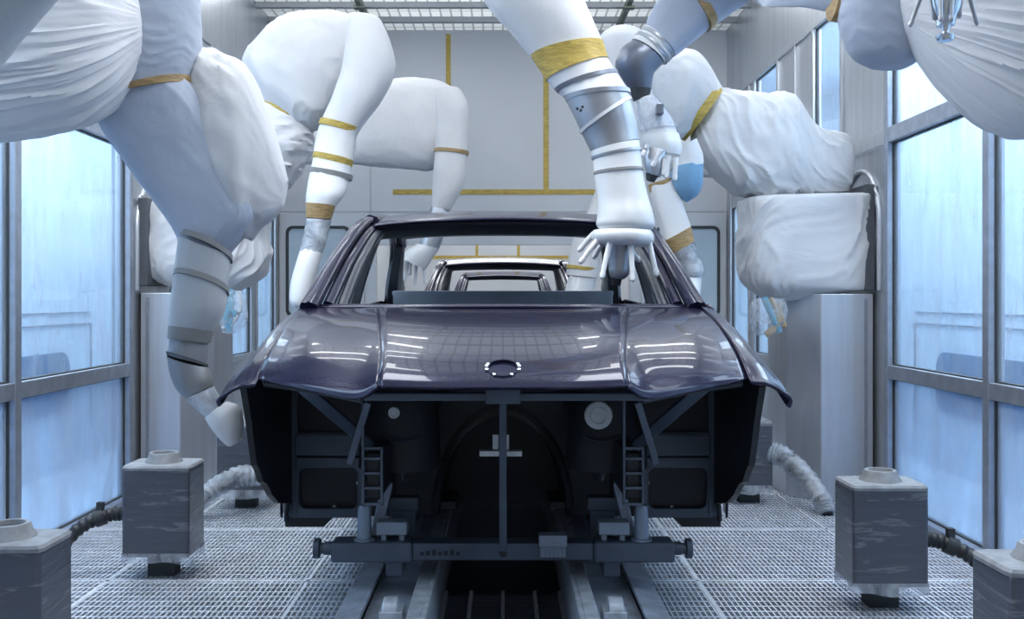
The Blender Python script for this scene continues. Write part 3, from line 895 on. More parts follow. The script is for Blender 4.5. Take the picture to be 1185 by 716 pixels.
part('clip', box(*sorted((P(759, 0, 5.0).x, P(767, 0, 5.0).x)), 4.96, 5.02, P(0, 133, 5.0).z, P(0, 121, 5.0).z), 'dmetal', r7, smooth=False, bevel=.004)

# --- middle right robot ---------------------------------------------------
r6 = thing('paint_robot', 'crinkled white robot on right pedestal with boxy base cover and blue bag', 'robot', (2.05, 6.3, 1.28), 'draped paint robots')
part('mounting_plate', box(2.225, 2.285, 6.1, 6.75, 1.30, 1.95), 'seam', r6, smooth=False, bevel=.005)
part('base_cover', loft([(868, 229, 1000, 226, 6.3), (859, 234, 1007, 231, 6.3), (858, 262, 1006, 262, 6.3), (857, 300, 1003, 305, 6.3), (863, 325, 998, 334, 6.3), (878, 340, 980, 337, 6.3), (890, 349, 935, 346, 6.3)], .55, 176, 12, 4.5, .055, 'diag', 5.), 'crinkle', r6)
part('lower_arm_cover', loft([(984, 168, 982, 216, 6.3), (974, 155, 976, 222, 6.3), (942, 147, 944, 227, 6.3), (912, 113, 900, 229, 6.3), (876, 111, 860, 226, 6.3), (846, 105, 832, 208, 6.3), (826, 104, 808, 182, 6.3), (818, 110, 800, 160, 6.3)], .72, 176, 16, 2.9, .075, 'fine', 2.), 'crinkle', r6)
part('tape_band', loft([(836, 103, 793, 163, 6.28), (828, 98, 784, 158, 6.28)], .85, 44, 2), 'gold', r6)
part('upper_arm_cover', loft([(834, 103, 788, 162, 6.28), (809, 66, 772, 170, 6.28), (782, 57, 752, 165, 6.28), (746, 40, 732, 150, 6.28), (720, 31, 716, 135, 6.28), (700, 37, 702, 105, 6.28), (689, 50, 694, 90, 6.28)], .72, 96, 10, 2.4, .06, 'free', 14., dome1=.2), 'white', r6)
part('forearm_cover', loft([(693, 48, 740, 44, 6.1), (698, 90, 748, 86, 6.08), (716, 135, 762, 130, 6.05), (738, 185, 774, 178, 6.0), (750, 214, 780, 208, 5.97)], .9, 44, 5, 2.2, .03, 'free', 2., dome0=.25), 'white', r6)
part('forearm_sleeve', loft([(751, 214, 780, 207, 5.97), (757, 240, 788, 232, 5.93), (765, 270, 798, 260, 5.9), (768, 284, 800, 270, 5.88)], .9, 40, 4, 3.0, .02, 'free', 5.), 'white', r6)
for a, b, m, d in (((750, 214, 779, 206), (752, 223, 782, 213), 'tape', 5.97), ((766, 280, 799, 262), (774, 296, 803, 279), 'tape', 5.88)):
    part('tape_band', loft([a + (d,), b + (d,)], .96, 40, 2, 2.6), m, r6)
part('inner_shaft', loft([(779, 292, 799, 281, 5.87), (789, 316, 808, 312, 5.85)], .95, 24, 3), 'dmetal', r6)
part('clear_sleeve', loft([(775, 294, 803, 280, 5.87), (781, 306, 809, 298, 5.86), (785, 316, 815, 312, 5.85), (790, 322, 814, 321, 5.85)], .95, 30, 4, 2, .08, 'free', 2.), 'filmg', r6)
part('bell_cup', loft([(791, 316, 812, 318, 5.85), (789, 332, 811, 334, 5.83), (786, 350, 808, 352, 5.8), (790, 362, 803, 363, 5.8)], .95, 34, 4), 'bell', r6)
part('bag_cuff', loft([(780, 176, 806, 160, 5.9), (782, 190, 813, 178, 5.9), (781, 197, 814, 190, 5.9)], .9, 36, 4, 2, .06, 'round', 3.), 'sleeve', r6)
part('blue_bag', loft([(780, 193, 813, 188, 5.9), (777, 203, 813, 200, 5.9), (781, 220, 813, 213, 5.9), (789, 230, 808, 225, 5.9), (795, 234, 802, 230, 5.9)], .9, 36, 4, 2, .08, 'long', 3.), 'blue', r6)

# --- the applicator hanging in from above at top right ---------------------
ra = thing('paint_applicator', 'bright metal spray head hanging into view before the pleated cover at top right', 'spray head', (1.35, 2.7, 2.35))
D = 2.7
part('arm_cover', loft([(1558, -300, 1558, -190, D), (1420, -300, 1420, -190, D), (1250, -300, 1250, -190, D), (1120, -290, 1140, -180, D)], .9, 36, 5, 2, .05, 'long', dome1=.4), 'white', ra)
part('wrist_shaft', loft([(1075, -210, 1125, -210, D), (1074, -120, 1118, -120, D), (1077, -20, 1114, -20, D)], .97, 30, 3), 'bell', ra)
part('atomizer_head', loft([(1076, -22, 1114, -22, D), (1078, 5, 1112, 5, D), (1083, 22, 1106, 22, D), (1084, 30, 1104, 30, D)], .97, 32, 4), 'chrome', ra)
part('nozzle', loft([(1088, 30, 1100, 30, D), (1090, 37, 1098, 37, D), (1083, 41, 1104, 41, D), (1085, 47, 1103, 47, D)], .97, 30, 2), 'chrome', ra)
fingers(ra, [(1076, -18, 1081, 20), (1088, -18, 1089, 22), (1102, -18, 1101, 22), (1113, -18, 1110, 18), (1072, -20, 1054, 28), (1117, -20, 1130, 26)], D, .0065, 'metal', dd=[0, -.05, -.05, 0, 0, 0])
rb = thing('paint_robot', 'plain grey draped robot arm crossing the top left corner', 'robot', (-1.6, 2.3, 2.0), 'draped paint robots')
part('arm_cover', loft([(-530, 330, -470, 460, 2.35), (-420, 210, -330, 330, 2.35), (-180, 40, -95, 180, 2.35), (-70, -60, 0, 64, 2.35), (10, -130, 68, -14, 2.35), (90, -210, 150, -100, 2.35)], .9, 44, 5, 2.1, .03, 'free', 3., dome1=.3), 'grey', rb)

# ================================================================== HOSES, BOXES
def hose_bundle(pts_list, bag, lab, rob):
    t = bpy.data.objects.new('hose_bundle', None); COL.objects.link(t); t.empty_display_size = .05
    t.location = bag[0]; t.parent = rob; t.matrix_parent_inverse = Matrix.Translation(-rob.location); t['label'] = lab
    for pts, r, m in pts_list:
        link('hose', tube(pts, r, 8, 6), M[m], t)
    link('clear_bag', bag[1], M['bag'], t)
d = 6.0
hose_bundle([([P(262, 336, d), P(268, 350, d), P(262, 368, d), P(266, 384, d)], .020, 'teal'),
             ([P(270, 336, d), P(262, 352, d), P(272, 364, d), P(262, 380, d)], .017, 'teal'),
             ([P(276, 338, d), P(278, 358, d), P(268, 374, d), P(258, 380, d)], .014, 'white_h')],
            (P(268, 360, d), loft([(258, 336, 280, 336, d), (254, 352, 284, 350, d), (255, 372, 285, 370, d), (258, 385, 276, 386, d)], .8, 30, 4, 2, .15, 'diag', 1.)),
            'teal and white hoses in a clear bag', r2)
hose_bundle([([P(884, 344, d), P(890, 358, d), P(896, 372, d), P(902, 384, d)], .020, 'teal'),
             ([P(900, 352, d), P(902, 368, d), P(896, 380, d), P(886, 387, d)], .020, 'gold_h'),
             ([P(892, 345, d), P(904, 366, d), P(908, 378, d)], .015, 'gold_h')],
            (P(890, 365, d), loft([(872, 345, 906, 345, d), (868, 358, 910, 358, d), (869, 375, 908, 372, d), (876, 388, 902, 386, d)], .8, 30, 4, 2, .15, 'diag', 6.)),
            'teal and ochre hoses in a clear bag', r6)

def purge_box(sx, y0, lab, x_in=1.39, w=.30, dp=.23):
    t = thing('wrapped_box', lab, 'box', (sx * (x_in + w / 2), y0 + dp / 2, 0), 'film wrapped dark boxes')
    xa, xb = wx(sx, x_in, x_in + w)
    cx = (xa + xb) / 2; cy = y0 + dp / 2
    link('casing', box(xa, xb, y0, y0 + dp, .10, .49), M['box'], t, smooth=False, bevel=.012)
    # domed, mottled top, paler than the casing, with a raised round opening
    bm = bmesh.new()
    rows = []
    for s, z in ((1.02, .485), (1.03, .497), (.98, .506), (.62, .509)):
        rows.append([bm.verts.new((cx + (x - cx) * s, cy + (y - cy) * s, z)) for x, y in
                     [(cx + (w / 2) * max(-1, min(1, 1.35 * math.cos(2 * PI * k / 32))), cy + (dp / 2) * max(-1, min(1, 1.35 * math.sin(2 * PI * k / 32)))) for k in range(32)]])
    for a, b in zip(rows, rows[1:]):
        for k in range(32): bm.faces.new((a[k], a[(k + 1) % 32], b[(k + 1) % 32], b[k]))
    bm.faces.new(rows[-1]); bm.faces.new(rows[0])
    link('lid', bm, M['boxtop'], t)
    bm = bmesh.new()
    add_rev(bm, (cx, cy, .505), (0, 0, 1), [(0, .085), (.012, .080), (.024, .070), (.040, .066), (.046, .062), (.046, .050), (.030, .046)], 28)
    link('collar', bm, M['boxtop'], t)
    bm = bmesh.new(); add_rev(bm, (cx, cy, .536), (0, 0, 1), [(0, .045), (.002, .045)], 24)
    link('opening', bm, M['gasket'], t)
    bm = bmesh.new()
    pts = []
    nn = 48
    r0, r1_ = [], []
    for k in range(nn):
        a = 2 * PI * k / nn
        x = cx + (w / 2 + .003) * max(-1, min(1, 1.4 * math.cos(a))); y = cy + (dp / 2 + .003) * max(-1, min(1, 1.4 * math.sin(a)))
        r0.append(bm.verts.new((x, y, .12)))
        r1_.append(bm.verts.new((cx + (x - cx) * .98, cy + (y - cy) * .98, .070 + .018 * noise.noise(V((x * 9, y * 9, 1.))))))
    for k in range(nn): bm.faces.new((r0[k], r0[(k + 1) % nn], r1_[(k + 1) % nn], r1_[k]))
    link('film_skirt', bm, M['film'], t)
    bm = box(cx - .06, cx + .06, cy - .04, cy + .05, 0., .102)
    link('foot_frame', bm, M['gasket'], t, smooth=False)
    return t
purge_box(-1, 4.40, 'dark film wrapped box under the pale robot pedestal, its whole front in view at left')
purge_box(-1, 2.98, 'nearest dark wrapped box left of the car, at the foot of the glass wall')
purge_box(-1, 5.86, 'far left film wrapped box half hidden behind the car front fender')
purge_box(1, 3.94, 'dark film wrapped box with creased front standing right of the car')
purge_box(1, 2.72, 'nearest dark wrapped box right of the car, mostly out of view')
purge_box(1, 6.00, 'small far wrapped box between car fender and right pedestal', w=.24)

def floor_hose(pts, lab, r=.030, wrap=False, clamp=True):
    t = thing('floor_hose', lab, 'hose', (pts[-1][0], pts[-1][1], 0), 'corrugated hoses on the floor')
    link('hose', tube(pts, r, 12, 9, .10), M['hose'], t)
    if clamp:
        pp = cr([V(p) for p in pts], 9); i = len(pp) // 3
        bm = bmesh.new(); add_rev(bm, pp[i] - (pp[i + 1] - pp[i]).normalized() * .02, pp[i + 1] - pp[i], [(0, r * 1.25), (0.045, r * 1.25)], 16)
        q = pp[i]; add_box(bm, q.x - .014, q.x + .014, q.y - .014, q.y + .014, q.z + r, q.z + r + .04)
        link('clamp', bm, M['gasket'], t)
    if wrap:
        link('film_wrap', tube([V(p) + V((0, 0, .008)) for p in pts], lambda s: r * (2.0 - .5 * s), 16, 8, .06), M['film'], t)
    return t
floor_hose([(-1.68, 4.5, .27), (-1.78, 4.5, .27), (-1.90, 4.47, .22), (-1.99, 4.42, .11), (-2.02, 4.38, .03)], 'black corrugated hose with clamp running from left box down to the grating')
floor_hose([(1.68, 4.05, .27), (1.78, 4.05, .26), (1.90, 4.02, .20), (1.98, 3.98, .10), (2.01, 3.95, .03)], 'black corrugated hose with clamp running from right box down to the grating')
floor_hose([(-1.40, 5.75, .22), (-1.52, 5.7, .22), (-1.66, 5.65, .15), (-1.76, 5.6, .05), (-1.78, 5.58, .03)], 'film wrapped hose on grating beneath the drooping left spray cup', .032, True)
floor_hose([(1.63, 6.05, .30), (1.70, 6.0, .28), (1.80, 5.9, .18), (1.86, 5.78, .06), (1.872, 5.73, .0)], 'film wrapped hose sloping to the grating before the right pedestal', .034, True)

# ================================================================== THE CAR
def build_car():
    root = thing('car_body', 'nearest dark navy car body without bumpers, lamps or glass on a carrier', 'car', (0, 5.2, .3), 'car bodies on the line')
    def cp(name, bm, mat, parent=root, **kw): return link(name, bm, M[mat], parent, **kw)
    def lerp_tab(tab, y):
        if y <= tab[0][0]: return tab[0][1]
        for (a, b), (c, d2) in zip(tab, tab[1:]):
            if y <= c: return b + (d2 - b) * (y - a) / (c - a)
        return tab[-1][1]
    # --- hood -------------------------------------------------------
    s0 = [(0, 3.05, .976), (0, 3.075, 1.000), (0, 3.13, 1.027), (0, 3.25, 1.070), (0, 3.50, 1.128), (0, 3.80, 1.178), (0, 4.10, 1.207)]
    sh = [(.21, 3.056, .976), (.211, 3.081, 1.000), (.214, 3.136, 1.028), (.220, 3.255, 1.072), (.235, 3.50, 1.130), (.255, 3.80, 1.180), (.275, 4.095, 1.208)]
    sc = [(.388, 3.08, .978), (.389, 3.100, 1.002), (.391, 3.155, 1.034), (.400, 3.27, 1.080), (.432, 3.50, 1.139), (.470, 3.80, 1.190), (.508, 4.085, 1.216)]
    s2 = [(.465, 3.10, .937), (.466, 3.120, .966), (.469, 3.180, 1.008), (.482, 3.30, 1.062), (.530, 3.52, 1.120), (.592, 3.80, 1.176), (.652, 4.09, 1.209)]
    s3 = [(.645, 3.20, .958), (.647, 3.215, .978), (.651, 3.265, 1.012), (.664, 3.37, 1.060), (.688, 3.56, 1.116), (.720, 3.82, 1.174), (.742, 4.10, 1.212)]
    s4 = [(.815, 3.31, .984), (.816, 3.33, .996), (.818, 3.38, 1.020), (.822, 3.47, 1.056), (.824, 3.62, 1.104), (.822, 3.85, 1.166), (.812, 4.13, 1.213)]
    scd = [(x, y, z - .004) for x, y, z in sc]
    neg = lambda s: [(-x, y, z) for x, y, z in s]
    bm = bmesh.new()
    patch([neg(sc), neg(sh), s0, sh, sc], 8, 10, bm)
    patch([scd, s2, s3, s4], 8, 10, bm)
    patch([neg(s4), neg(s3), neg(s2), neg(scd)], 8, 10, bm)
    hood = solid(cp('hood', bm, 'paint', angle=.5), .012)
    hood['label'] = 'glossy navy bonnet with two lengthwise creases'
    # emblem seat on the nose: recessed dark oval with rim glints put in as chrome points
    pe = V((0, 3.13, 1.0285))
    nrm = V((0, -.43, .90)).normalized(); tu = V((1, 0, 0)); tv = nrm.cross(tu) * -1
    bm = bmesh.new()
    rr, ri = .056, .048
    vo = []
    for k in range(40):
        a = 2 * PI * k / 40
        e1 = tu * math.cos(a) + tv * math.sin(a)
        vo.append([bm.verts.new(pe + e1 * r + nrm * h) for r, h in ((rr, -.004), (rr - .003, .005), (ri, .005), (ri, -.004))])
    for k in range(40):
        a, b = vo[k], vo[(k + 1) % 40]
        for i in range(4):
            j = (i + 1) % 4
            bm.faces.new((a[i], b[i], b[j], a[j]))
    em = cp('emblem_seat', bm, 'paint', hood)
    bm = bmesh.new()
    for ang in (14, 58, 122, 166, -10, 190, -24, 204):
        a = math.radians(ang)
        q = pe + (tu * math.cos(a) + tv * math.sin(a)) * .052 + nrm * .004
        add_rev(bm, q, nrm, [(-.002, .0055), (.003, .005), (.0045, .001)], 10)
    cp('emblem_glint', bm, 'chrome', hood)
    # --- fenders ----------------------------------------------------
    seam = [(3.26, .968), (3.31, .984), (3.38, 1.018), (3.47, 1.054), (3.62, 1.102), (3.85, 1.164), (4.13, 1.211)]
    drop = [(3.26, .040), (3.5, .055), (3.8, .070), (4.13, .075)]
    def bottom(y):
        zsh = lerp_tab(seam, y) - lerp_tab(drop, y)
        if y < 3.66: return zsh - .035 - .02 * (y - 3.26)
        if y <= 4.11: return .40 + (zsh - .445) * math.sqrt(max(0., 1 - ((y - 3.66) / .452) ** 2))
        return .36
    ys = [3.26, 3.30, 3.34, 3.39, 3.44, 3.50, 3.58, 3.66, 3.74, 3.82, 3.90, 3.97, 4.03, 4.08, 4.112, 4.118, 4.16]
    for sx in (-1, 1):
        g = []
        for y in ys:
            zs = lerp_tab(seam, y); dr = lerp_tab(drop, y)
            sxm = lerp_tab([(3.3, .815), (3.6, .822), (4.16, .815)], y)
            xo = lerp_tab([(3.26, .938), (3.36, .938), (3.5, .928), (3.8, .928), (4.16, .925)], y)
            zb = min(bottom(y), zs - dr - .02) if y < 4.08 else bottom(y)
            zsh = zs - dr
            row = [(sxm, y, zs), (sxm + (xo - sxm) * .5, y, zs - dr * .25), (xo - .014, y, zsh), (xo, y, zsh - .25 * (zsh - zb)), (xo + .002, y, zsh - .6 * (zsh - zb)), (xo - .004, y, zb)]
            g.append([V((sx * p[0], p[1], p[2])) for p in row])
        o = cp('front_fender', patch(g, 2, 4), 'paint'); solid(o, .01, -1 if sx < 0 else 1)
        # dark inner liner of the wheel housing
        poly = [(3.36, .95), (3.39, .90), (3.43, .83), (3.47, .74), (3.51, .66), (3.545, .64), (3.60, .585), (3.66, .565), (3.74, .51), (3.86, .455), (3.98, .43), (4.06, .41), (4.11, .36), (4.14, .36), (4.14, 1.08), (3.8, 1.02), (3.5, .97)]
        cp('wheel_liner', prism_yz(poly, sx * .868, sx * .890), 'dark', smooth=False)
        bm = tube([(sx * .88, 4.06, .42), (sx * .885, 4.06, .37), (sx * .885, 4.06, .34)], .010, 8, 2)
        cp('liner_clip', bm, 'dark')
    # --- upper front: cowl, crossmember -----------------------------------
    bm = bmesh.new()
    patch([[(-.80, 4.125, 1.214), (-.4, 4.115, 1.214), (0, 4.115, 1.216), (.4, 4.115, 1.214), (.80, 4.125, 1.214)],
           [(-.80, 4.17, 1.226), (-.4, 4.16, 1.226), (0, 4.16, 1.228), (.4, 4.16, 1.226), (.80, 4.17, 1.226)],
           [(-.79, 4.24, 1.224), (-.4, 4.24, 1.220), (0, 4.24, 1.222), (.4, 4.24, 1.220), (.79, 4.24, 1.224)],
           [(-.79, 4.34, 1.200), (-.4, 4.34, 1.196), (0, 4.34, 1.196), (.4, 4.34, 1.196), (.79, 4.34, 1.200)]], 4, 4, bm)
    solid(cp('cowl', bm, 'paint'), .01)
    z1, z0 = P(0, 454, 3.16).z, P(0, 463, 3.16).z
    bm = bmesh.new()
    add_box(bm, -.44, .47, 3.14, 3.18, z0, z1)
    add_box(bm, -.055, .055, 3.12, 3.15, z0 - .008, z1 + .02)
    xm = cp('lamp_crossmember', bm, 'slate', smooth=False, bevel=.004)
    for sx in (-1, 1):
        pts = [V((sx * .44, 3.16, .93)), V((sx * .62, 3.24, .955)), V((sx * .80, 3.36, .965))]
        cp('crossmember_end', tube(pts, .016, 8, 4), 'dark')
    for sx in (-1, 1):
        # diagonal struts of the front end
        bm = bmesh.new()
        add_bar(bm, (sx * .69, 3.40, .95), (sx * .49, 3.70, .70), .016, .020)
        cp('diagonal_strut', bm, 'slate', smooth=False, bevel=.003)
        bm = bmesh.new()
        add_bar(bm, (sx * .455, 3.36, .90), (sx * .53, 3.44, .68), .010, .012)
        cp('diagonal_strut', bm, 'slate', smooth=False, bevel=.002)
        # front frame leg with ladder shaped crash plate
        x = sx * .445
        bm = bmesh.new()
        add_box(bm, x - .036, x - .028, 3.38, 3.40, .62, .93); add_box(bm, x + .028, x + .036, 3.38, 3.40, .545, .74)
        add_box(bm, x - .036, x - .028, 3.38, 3.40, .545, .62)
        for z in (.545, .60, .65, .70, .735):
            add_box(bm, x - .036, x + .036, 3.38, 3.40, z, z + .008)
        cp('crash_plate', bm, 'slate', smooth=False)
        bm = bmesh.new()
        add_box(bm, x - .028, x + .028, 3.40, 4.12, .56, .72)
        cp('frame_leg', bm, 'dark', smooth=False, bevel=.008)
        # strut tower
        bm = bmesh.new()
        add_rev(bm, (sx * .40, 3.86, .60), (0, 0, 1), [(0, .16), (.26, .15), (.36, .12), (.40, .07), (.41, .001)], 24)
        cp('strut_tower', bm, 'dark')
        # wheelhouse rear panels (lower body front)
        bm = prism_xz([(sx * .905, .30), (sx * .905, 1.10), (sx * .46, 1.10), (sx * .46, .345), (sx * .60, .345), (sx * .70, .345), (sx * .745, .30)], 4.13, 4.17)
        cp('bulkhead_side', bm, 'dark', smooth=False)
        bm = bmesh.new()
        xa, xb = wx(sx, .585, .86)
        add_box(bm, xa, xb, 4.085, 4.13, .60, .695)
        cp('stiffener_box', bm, 'slate', smooth=False, bevel=.01)
        bm = ring_frame(rrect(*wx(sx, .57, .885), .345, .595, .02), rrect(*wx(sx, .60, .84), .385, .55, .03), 4.095, 4.13)
        cp('stiffener_frame', bm, 'slate', smooth=False, bevel=.006)
        bm = bmesh.new()
        add_bar(bm, (sx * .86, 4.10, .36), (sx * .86, 4.10, 1.05), .012, .012)
        cp('hinge_pillar_edge', bm, 'slate', smooth=False)
        bm = bmesh.new()
        for zq in (.505, .405):
            add_rev(bm, (sx * (.60 if zq > .5 else .70), 4.128, zq - .02), (0, -1, 0), [(0, .008), (.012, .008), (.014, .001)], 10)
        cp('bolt', bm, 'cap')
    # firewall with tunnel arch
    arch = []
    for k in range(17):
        a = PI * k / 16
        arch.append((-.27 * math.cos(a) * -1, .30 + .46 * math.sin(a)))
    pts = [(.47, .345), (.47, 1.17), (-.47, 1.17), (-.47, .345)] + [(-.27, .345)] + [(x * -1, z) for x, z in arch[1:-1]][::1] + [(.27, .345)]
    ang = [(-.27 * math.cos(PI * k / 16), .345 + .42 * math.sin(PI * k / 16)) for k in range(17)]
    pts = [(.47, .345), (.47, 1.17), (-.47, 1.17), (-.47, .345)] + ang
    cp('firewall', prism_xz(pts, 4.16, 4.20), 'dark', smooth=False)
    bm = bmesh.new()
    rin = [(-.27 * math.cos(PI * k / 20), .345 + .42 * math.sin(PI * k / 20)) for k in range(21)]
    prev = None
    for x, z in rin:
        cur = [bm.verts.new((x * s, y, .345 + (z - .345) * s)) for s, y in ((1.08, 4.15), (1.0, 4.12), (.93, 4.6), (.80, 6.2))]
        if prev:
            for i in range(3): bm.faces.new((prev[i], cur[i], cur[i + 1], prev[i + 1]))
        prev = cur
    solid(cp('tunnel', bm, 'dark'), .008)
    cp('tunnel_blackout', box(-.27, .27, 4.44, 4.46, .33, .77), 'dark', smooth=False)  # added dark plate that turns the tunnel black inside
    # pale discs painted in for light showing through holes
    for x, z, r in ((-.405, .825, .022), (.355, .815, .052)):
        bm = bmesh.new(); add_rev(bm, (x, 3.70, z), (0, -1, 0), [(0, r), (.01, r), (.014, r * .9), (.014, r * .6), (.009, r * .55), (.009, .001)], 28)
        o = cp('light_disc', bm, 'cap'); o['label'] = 'pale disc standing in for light through a hole'
    for sx in (-1, 1):
        cp('brake_pipe', tube([(sx * .30, 3.70, .735), (sx * .36, 3.68, .722), (sx * .44, 3.70, .735)], .006, 8, 4), 'inner')
        cp('engine_bay_pipe', tube([(sx * .38, 3.75, .72), (sx * .385, 3.75, .64), (sx * .37, 3.78, .56)], .014, 8, 4), 'inner')
        cp('engine_bay_pipe', tube([(sx * .10, 4.12, 1.0), (sx * .22, 4.05, .93), (sx * .33, 3.95, .80)], .018, 8, 4), 'inner')
        cp('engine_bay_pipe', tube([(sx * .16, 4.12, .93), (sx * .27, 4.0, .80), (sx * .31, 3.95, .62)], .016, 8, 4), 'inner')
    # floor pan, bulkheads, seat cross member, rear
    bm = bmesh.new()
    add_box(bm, -.80, -.20, 4.20, 6.7, .36, .39); add_box(bm, .20, .80, 4.20, 6.7, .36, .39)
    add_box(bm, -.80, .80, 6.7, 7.3, .36, .39)
    cp('floor_pan', bm, 'inner', smooth=False)
    cp('rear_bulkhead', box(-.73, .73, 6.60, 6.64, .39, 1.30), 'slate2', smooth=False, bevel=.006)
    bm = bmesh.new()
    add_box(bm, -.74, .74, 6.64, 7.0, 1.27, 1.295)
    for k in range(6):
        x = -.5 + k * .19
        add_box(bm, x, x + .05, 6.63, 6.64, 1.262, 1.268)
    cp('parcel_shelf', bm, 'slate2', smooth=False, bevel=.004)
    bm = tube([(-.74, 4.55, 1.10), (0, 4.55, 1.13), (.74, 4.55, 1.10)], .04, 12, 6)
    cp('dash_beam', bm, 'inner')
    # --- roof --------------------------------------------------------
    RX = [(-.655, -.022), (-.62, -.004), (-.42, .012), (-.2, .02), (0, .023), (.2, .02), (.42, .012), (.62, -.004), (.655, -.022)]
    def rz(y):
        return lerp_tab([(4.86, 1.612), (4.90, 1.628), (5.0, 1.652), (5.2, 1.682), (5.5, 1.704), (5.8, 1.705), (6.1, 1.69), (6.3, 1.672), (6.42, 1.655)], y)
    g = []
    for y in (4.86, 4.90, 5.0, 5.2, 5.5, 5.8, 6.1, 6.3, 6.42):
        g.append([V((x * (1 if y > 5.1 else .985), y - .05 * (1 - (x / .66) ** 2) * (1 if y < 5.0 else 0) + .05 * (1 - (x / .66) ** 2) * (1 if y > 6.2 else 0), rz(y) + dz)) for x, dz in RX])
    solid(cp('roof', patch(g, 3, 4), 'paint'), .012)
    bm = bmesh.new()
    g = [[V((x, 4.90 - .05 * (1 - (x / .66) ** 2), 1.606 + dz * .8)) for x, dz in RX], [V((x * .98, 4.93 - .05 * (1 - (x / .66) ** 2), 1.580 + dz * .8)) for x, dz in RX],
         [V((x * .97, 5.06, 1.553 + dz * .6)) for x, dz in RX], [V((x * .97, 5.12, 1.60 + dz * .6)) for x, dz in RX]]
    solid(cp('header_rail', patch(g, 3, 4), 'inner'), .008)
    g = [[V((x, 6.36 + .05 * (1 - (x / .66) ** 2), 1.65 + dz)) for x, dz in RX], [V((x * .98, 6.34, 1.63 + dz)) for x, dz in RX], [V((x * .97, 6.22, 1.635 + dz)) for x, dz in RX]]
    solid(cp('rear_header', patch(g, 3, 4), 'inner'), .008)
    # --- pillars, side frames -------------------------------------------
    for sx in (-1, 1):
        def sweep(name, pts, a, b, mat, w_scale=None, bev=.01):
            pp = cr([V((sx * p[0], p[1], p[2])) for p in pts], 6)
            bm = bmesh.new(); rings = []
            for i, p in enumerate(pp):
                t = (pp[min(i + 1, len(pp) - 1)] - pp[max(i - 1, 0)]).normalized()
                u = V((sx * 1., -.25, .25)); u = (u - t * u.dot(t)).normalized(); w_ = t.cross(u)
                s = 1 if w_scale is None else w_scale[0] + (w_scale[1] - w_scale[0]) * i / (len(pp) - 1)
                rings.append([bm.verts.new(p + u * a * s * ca + w_ * b * s * cb) for ca, cb in ((-1, -.6), (-.6, -1), (.6, -1), (1, -.6), (1, .6), (.6, 1), (-.6, 1), (-1, .6))])
            for r_, q_ in zip(rings, rings[1:]):
                for k in range(8): bm.faces.new((r_[k], r_[(k + 1) % 8], q_[(k + 1) % 8], q_[k]))
            bm.faces.new(rings[0]); bm.faces.new(rings[-1])
            return cp(name, bm, mat, angle=.9)
        sweep('a_pillar', [(.795, 4.10, 1.205), (.742, 4.46, 1.42), (.690, 4.78, 1.585), (.655, 4.98, 1.640)], .026, .030, 'paint', (1.1, .85))
        sweep('a_pillar_flange', [(.735, 4.18, 1.215), (.700, 4.48, 1.395), (.655, 4.78, 1.550), (.625, 4.95, 1.605)], .024, .024, 'paint', (1., .8))
        sweep('a_pillar_inner', [(.690, 4.22, 1.195), (.662, 4.50, 1.375), (.625, 4.78, 1.525), (.605, 4.95, 1.585)], .022, .026, 'inner', (1.1, .9))
        sweep('door_frame', [(.835, 4.16, 1.215), (.772, 4.52, 1.43), (.712, 4.84, 1.60), (.684, 5.15, 1.645), (.678, 5.6, 1.662), (.680, 6.0, 1.645), (.705, 6.35, 1.56), (.77, 6.75, 1.36), (.82, 6.98, 1.22)], .016, .020, 'paint')
        sweep('roof_rail', [(.655, 4.95, 1.632), (.635, 5.3, 1.665), (.628, 5.7, 1.68), (.634, 6.1, 1.665), (.655, 6.40, 1.60)], .035, .030, 'paint')
        sweep('b_pillar', [(.815, 5.36, .42), (.835, 5.36, 1.0), (.80, 5.38, 1.25), (.725, 5.42, 1.50), (.665, 5.44, 1.64)], .030, .065, 'inner', (1.2, .8))
        sweep('c_pillar', [(.66, 6.36, 1.625), (.70, 6.55, 1.50), (.745, 6.82, 1.36), (.76, 7.0, 1.28)], .045, .070, 'inner', (.8, 1.4))
        # sill, doors, rear quarter
        cp('sill', prism_yz([(4.15, .31), (4.15, .46), (6.0, .46), (6.0, .31)], sx * .80, sx * .905), 'paint', smooth=False, bevel=.02)
        for nm, y0, y1 in (('front_door', 4.165, 5.33), ('rear_door', 5.34, 6.10)):
            g = []
            for i in range(5):
                y = y0 + (y1 - y0) * i / 4
                g.append([V((sx * x, y, z)) for x, z in ((.852, 1.215), (.905, 1.13), (.925, 1.0), (.930, .8), (.925, .6), (.905, .42))])
            dd = cp(nm, patch(g, 2, 4), 'paint'); solid(dd, .02, -1 if sx < 0 else 1)
        bm = bmesh.new()
        g = []
        for y in (6.11, 6.25, 6.32, 6.40, 6.50, 6.62, 6.75, 6.88, 6.98, 7.03, 7.07, 7.25, 7.4):
            if 6.30 <= y <= 7.05: zb = .58 + .36 * math.sqrt(max(0, 1 - ((y - 6.675) / .376) ** 2))
            else: zb = .42
            xs = 1. - .10 * max(0, (y - 6.9) / .5) ** 2
            zt_ = lerp_tab([(6.1, 1.215), (6.9, 1.235), (7.4, 1.20)], y)
            g.append([V((sx * x * xs, y, zt_ + (zb - zt_) * q)) for x, q in ((.84, 0), (.905, .12), (.928, .35), (.932, .6), (.925, .8), (.915, 1.))])
        q = cp('rear_quarter', patch(g, 2, 4), 'paint'); solid(q, .012, -1 if sx < 0 else 1)
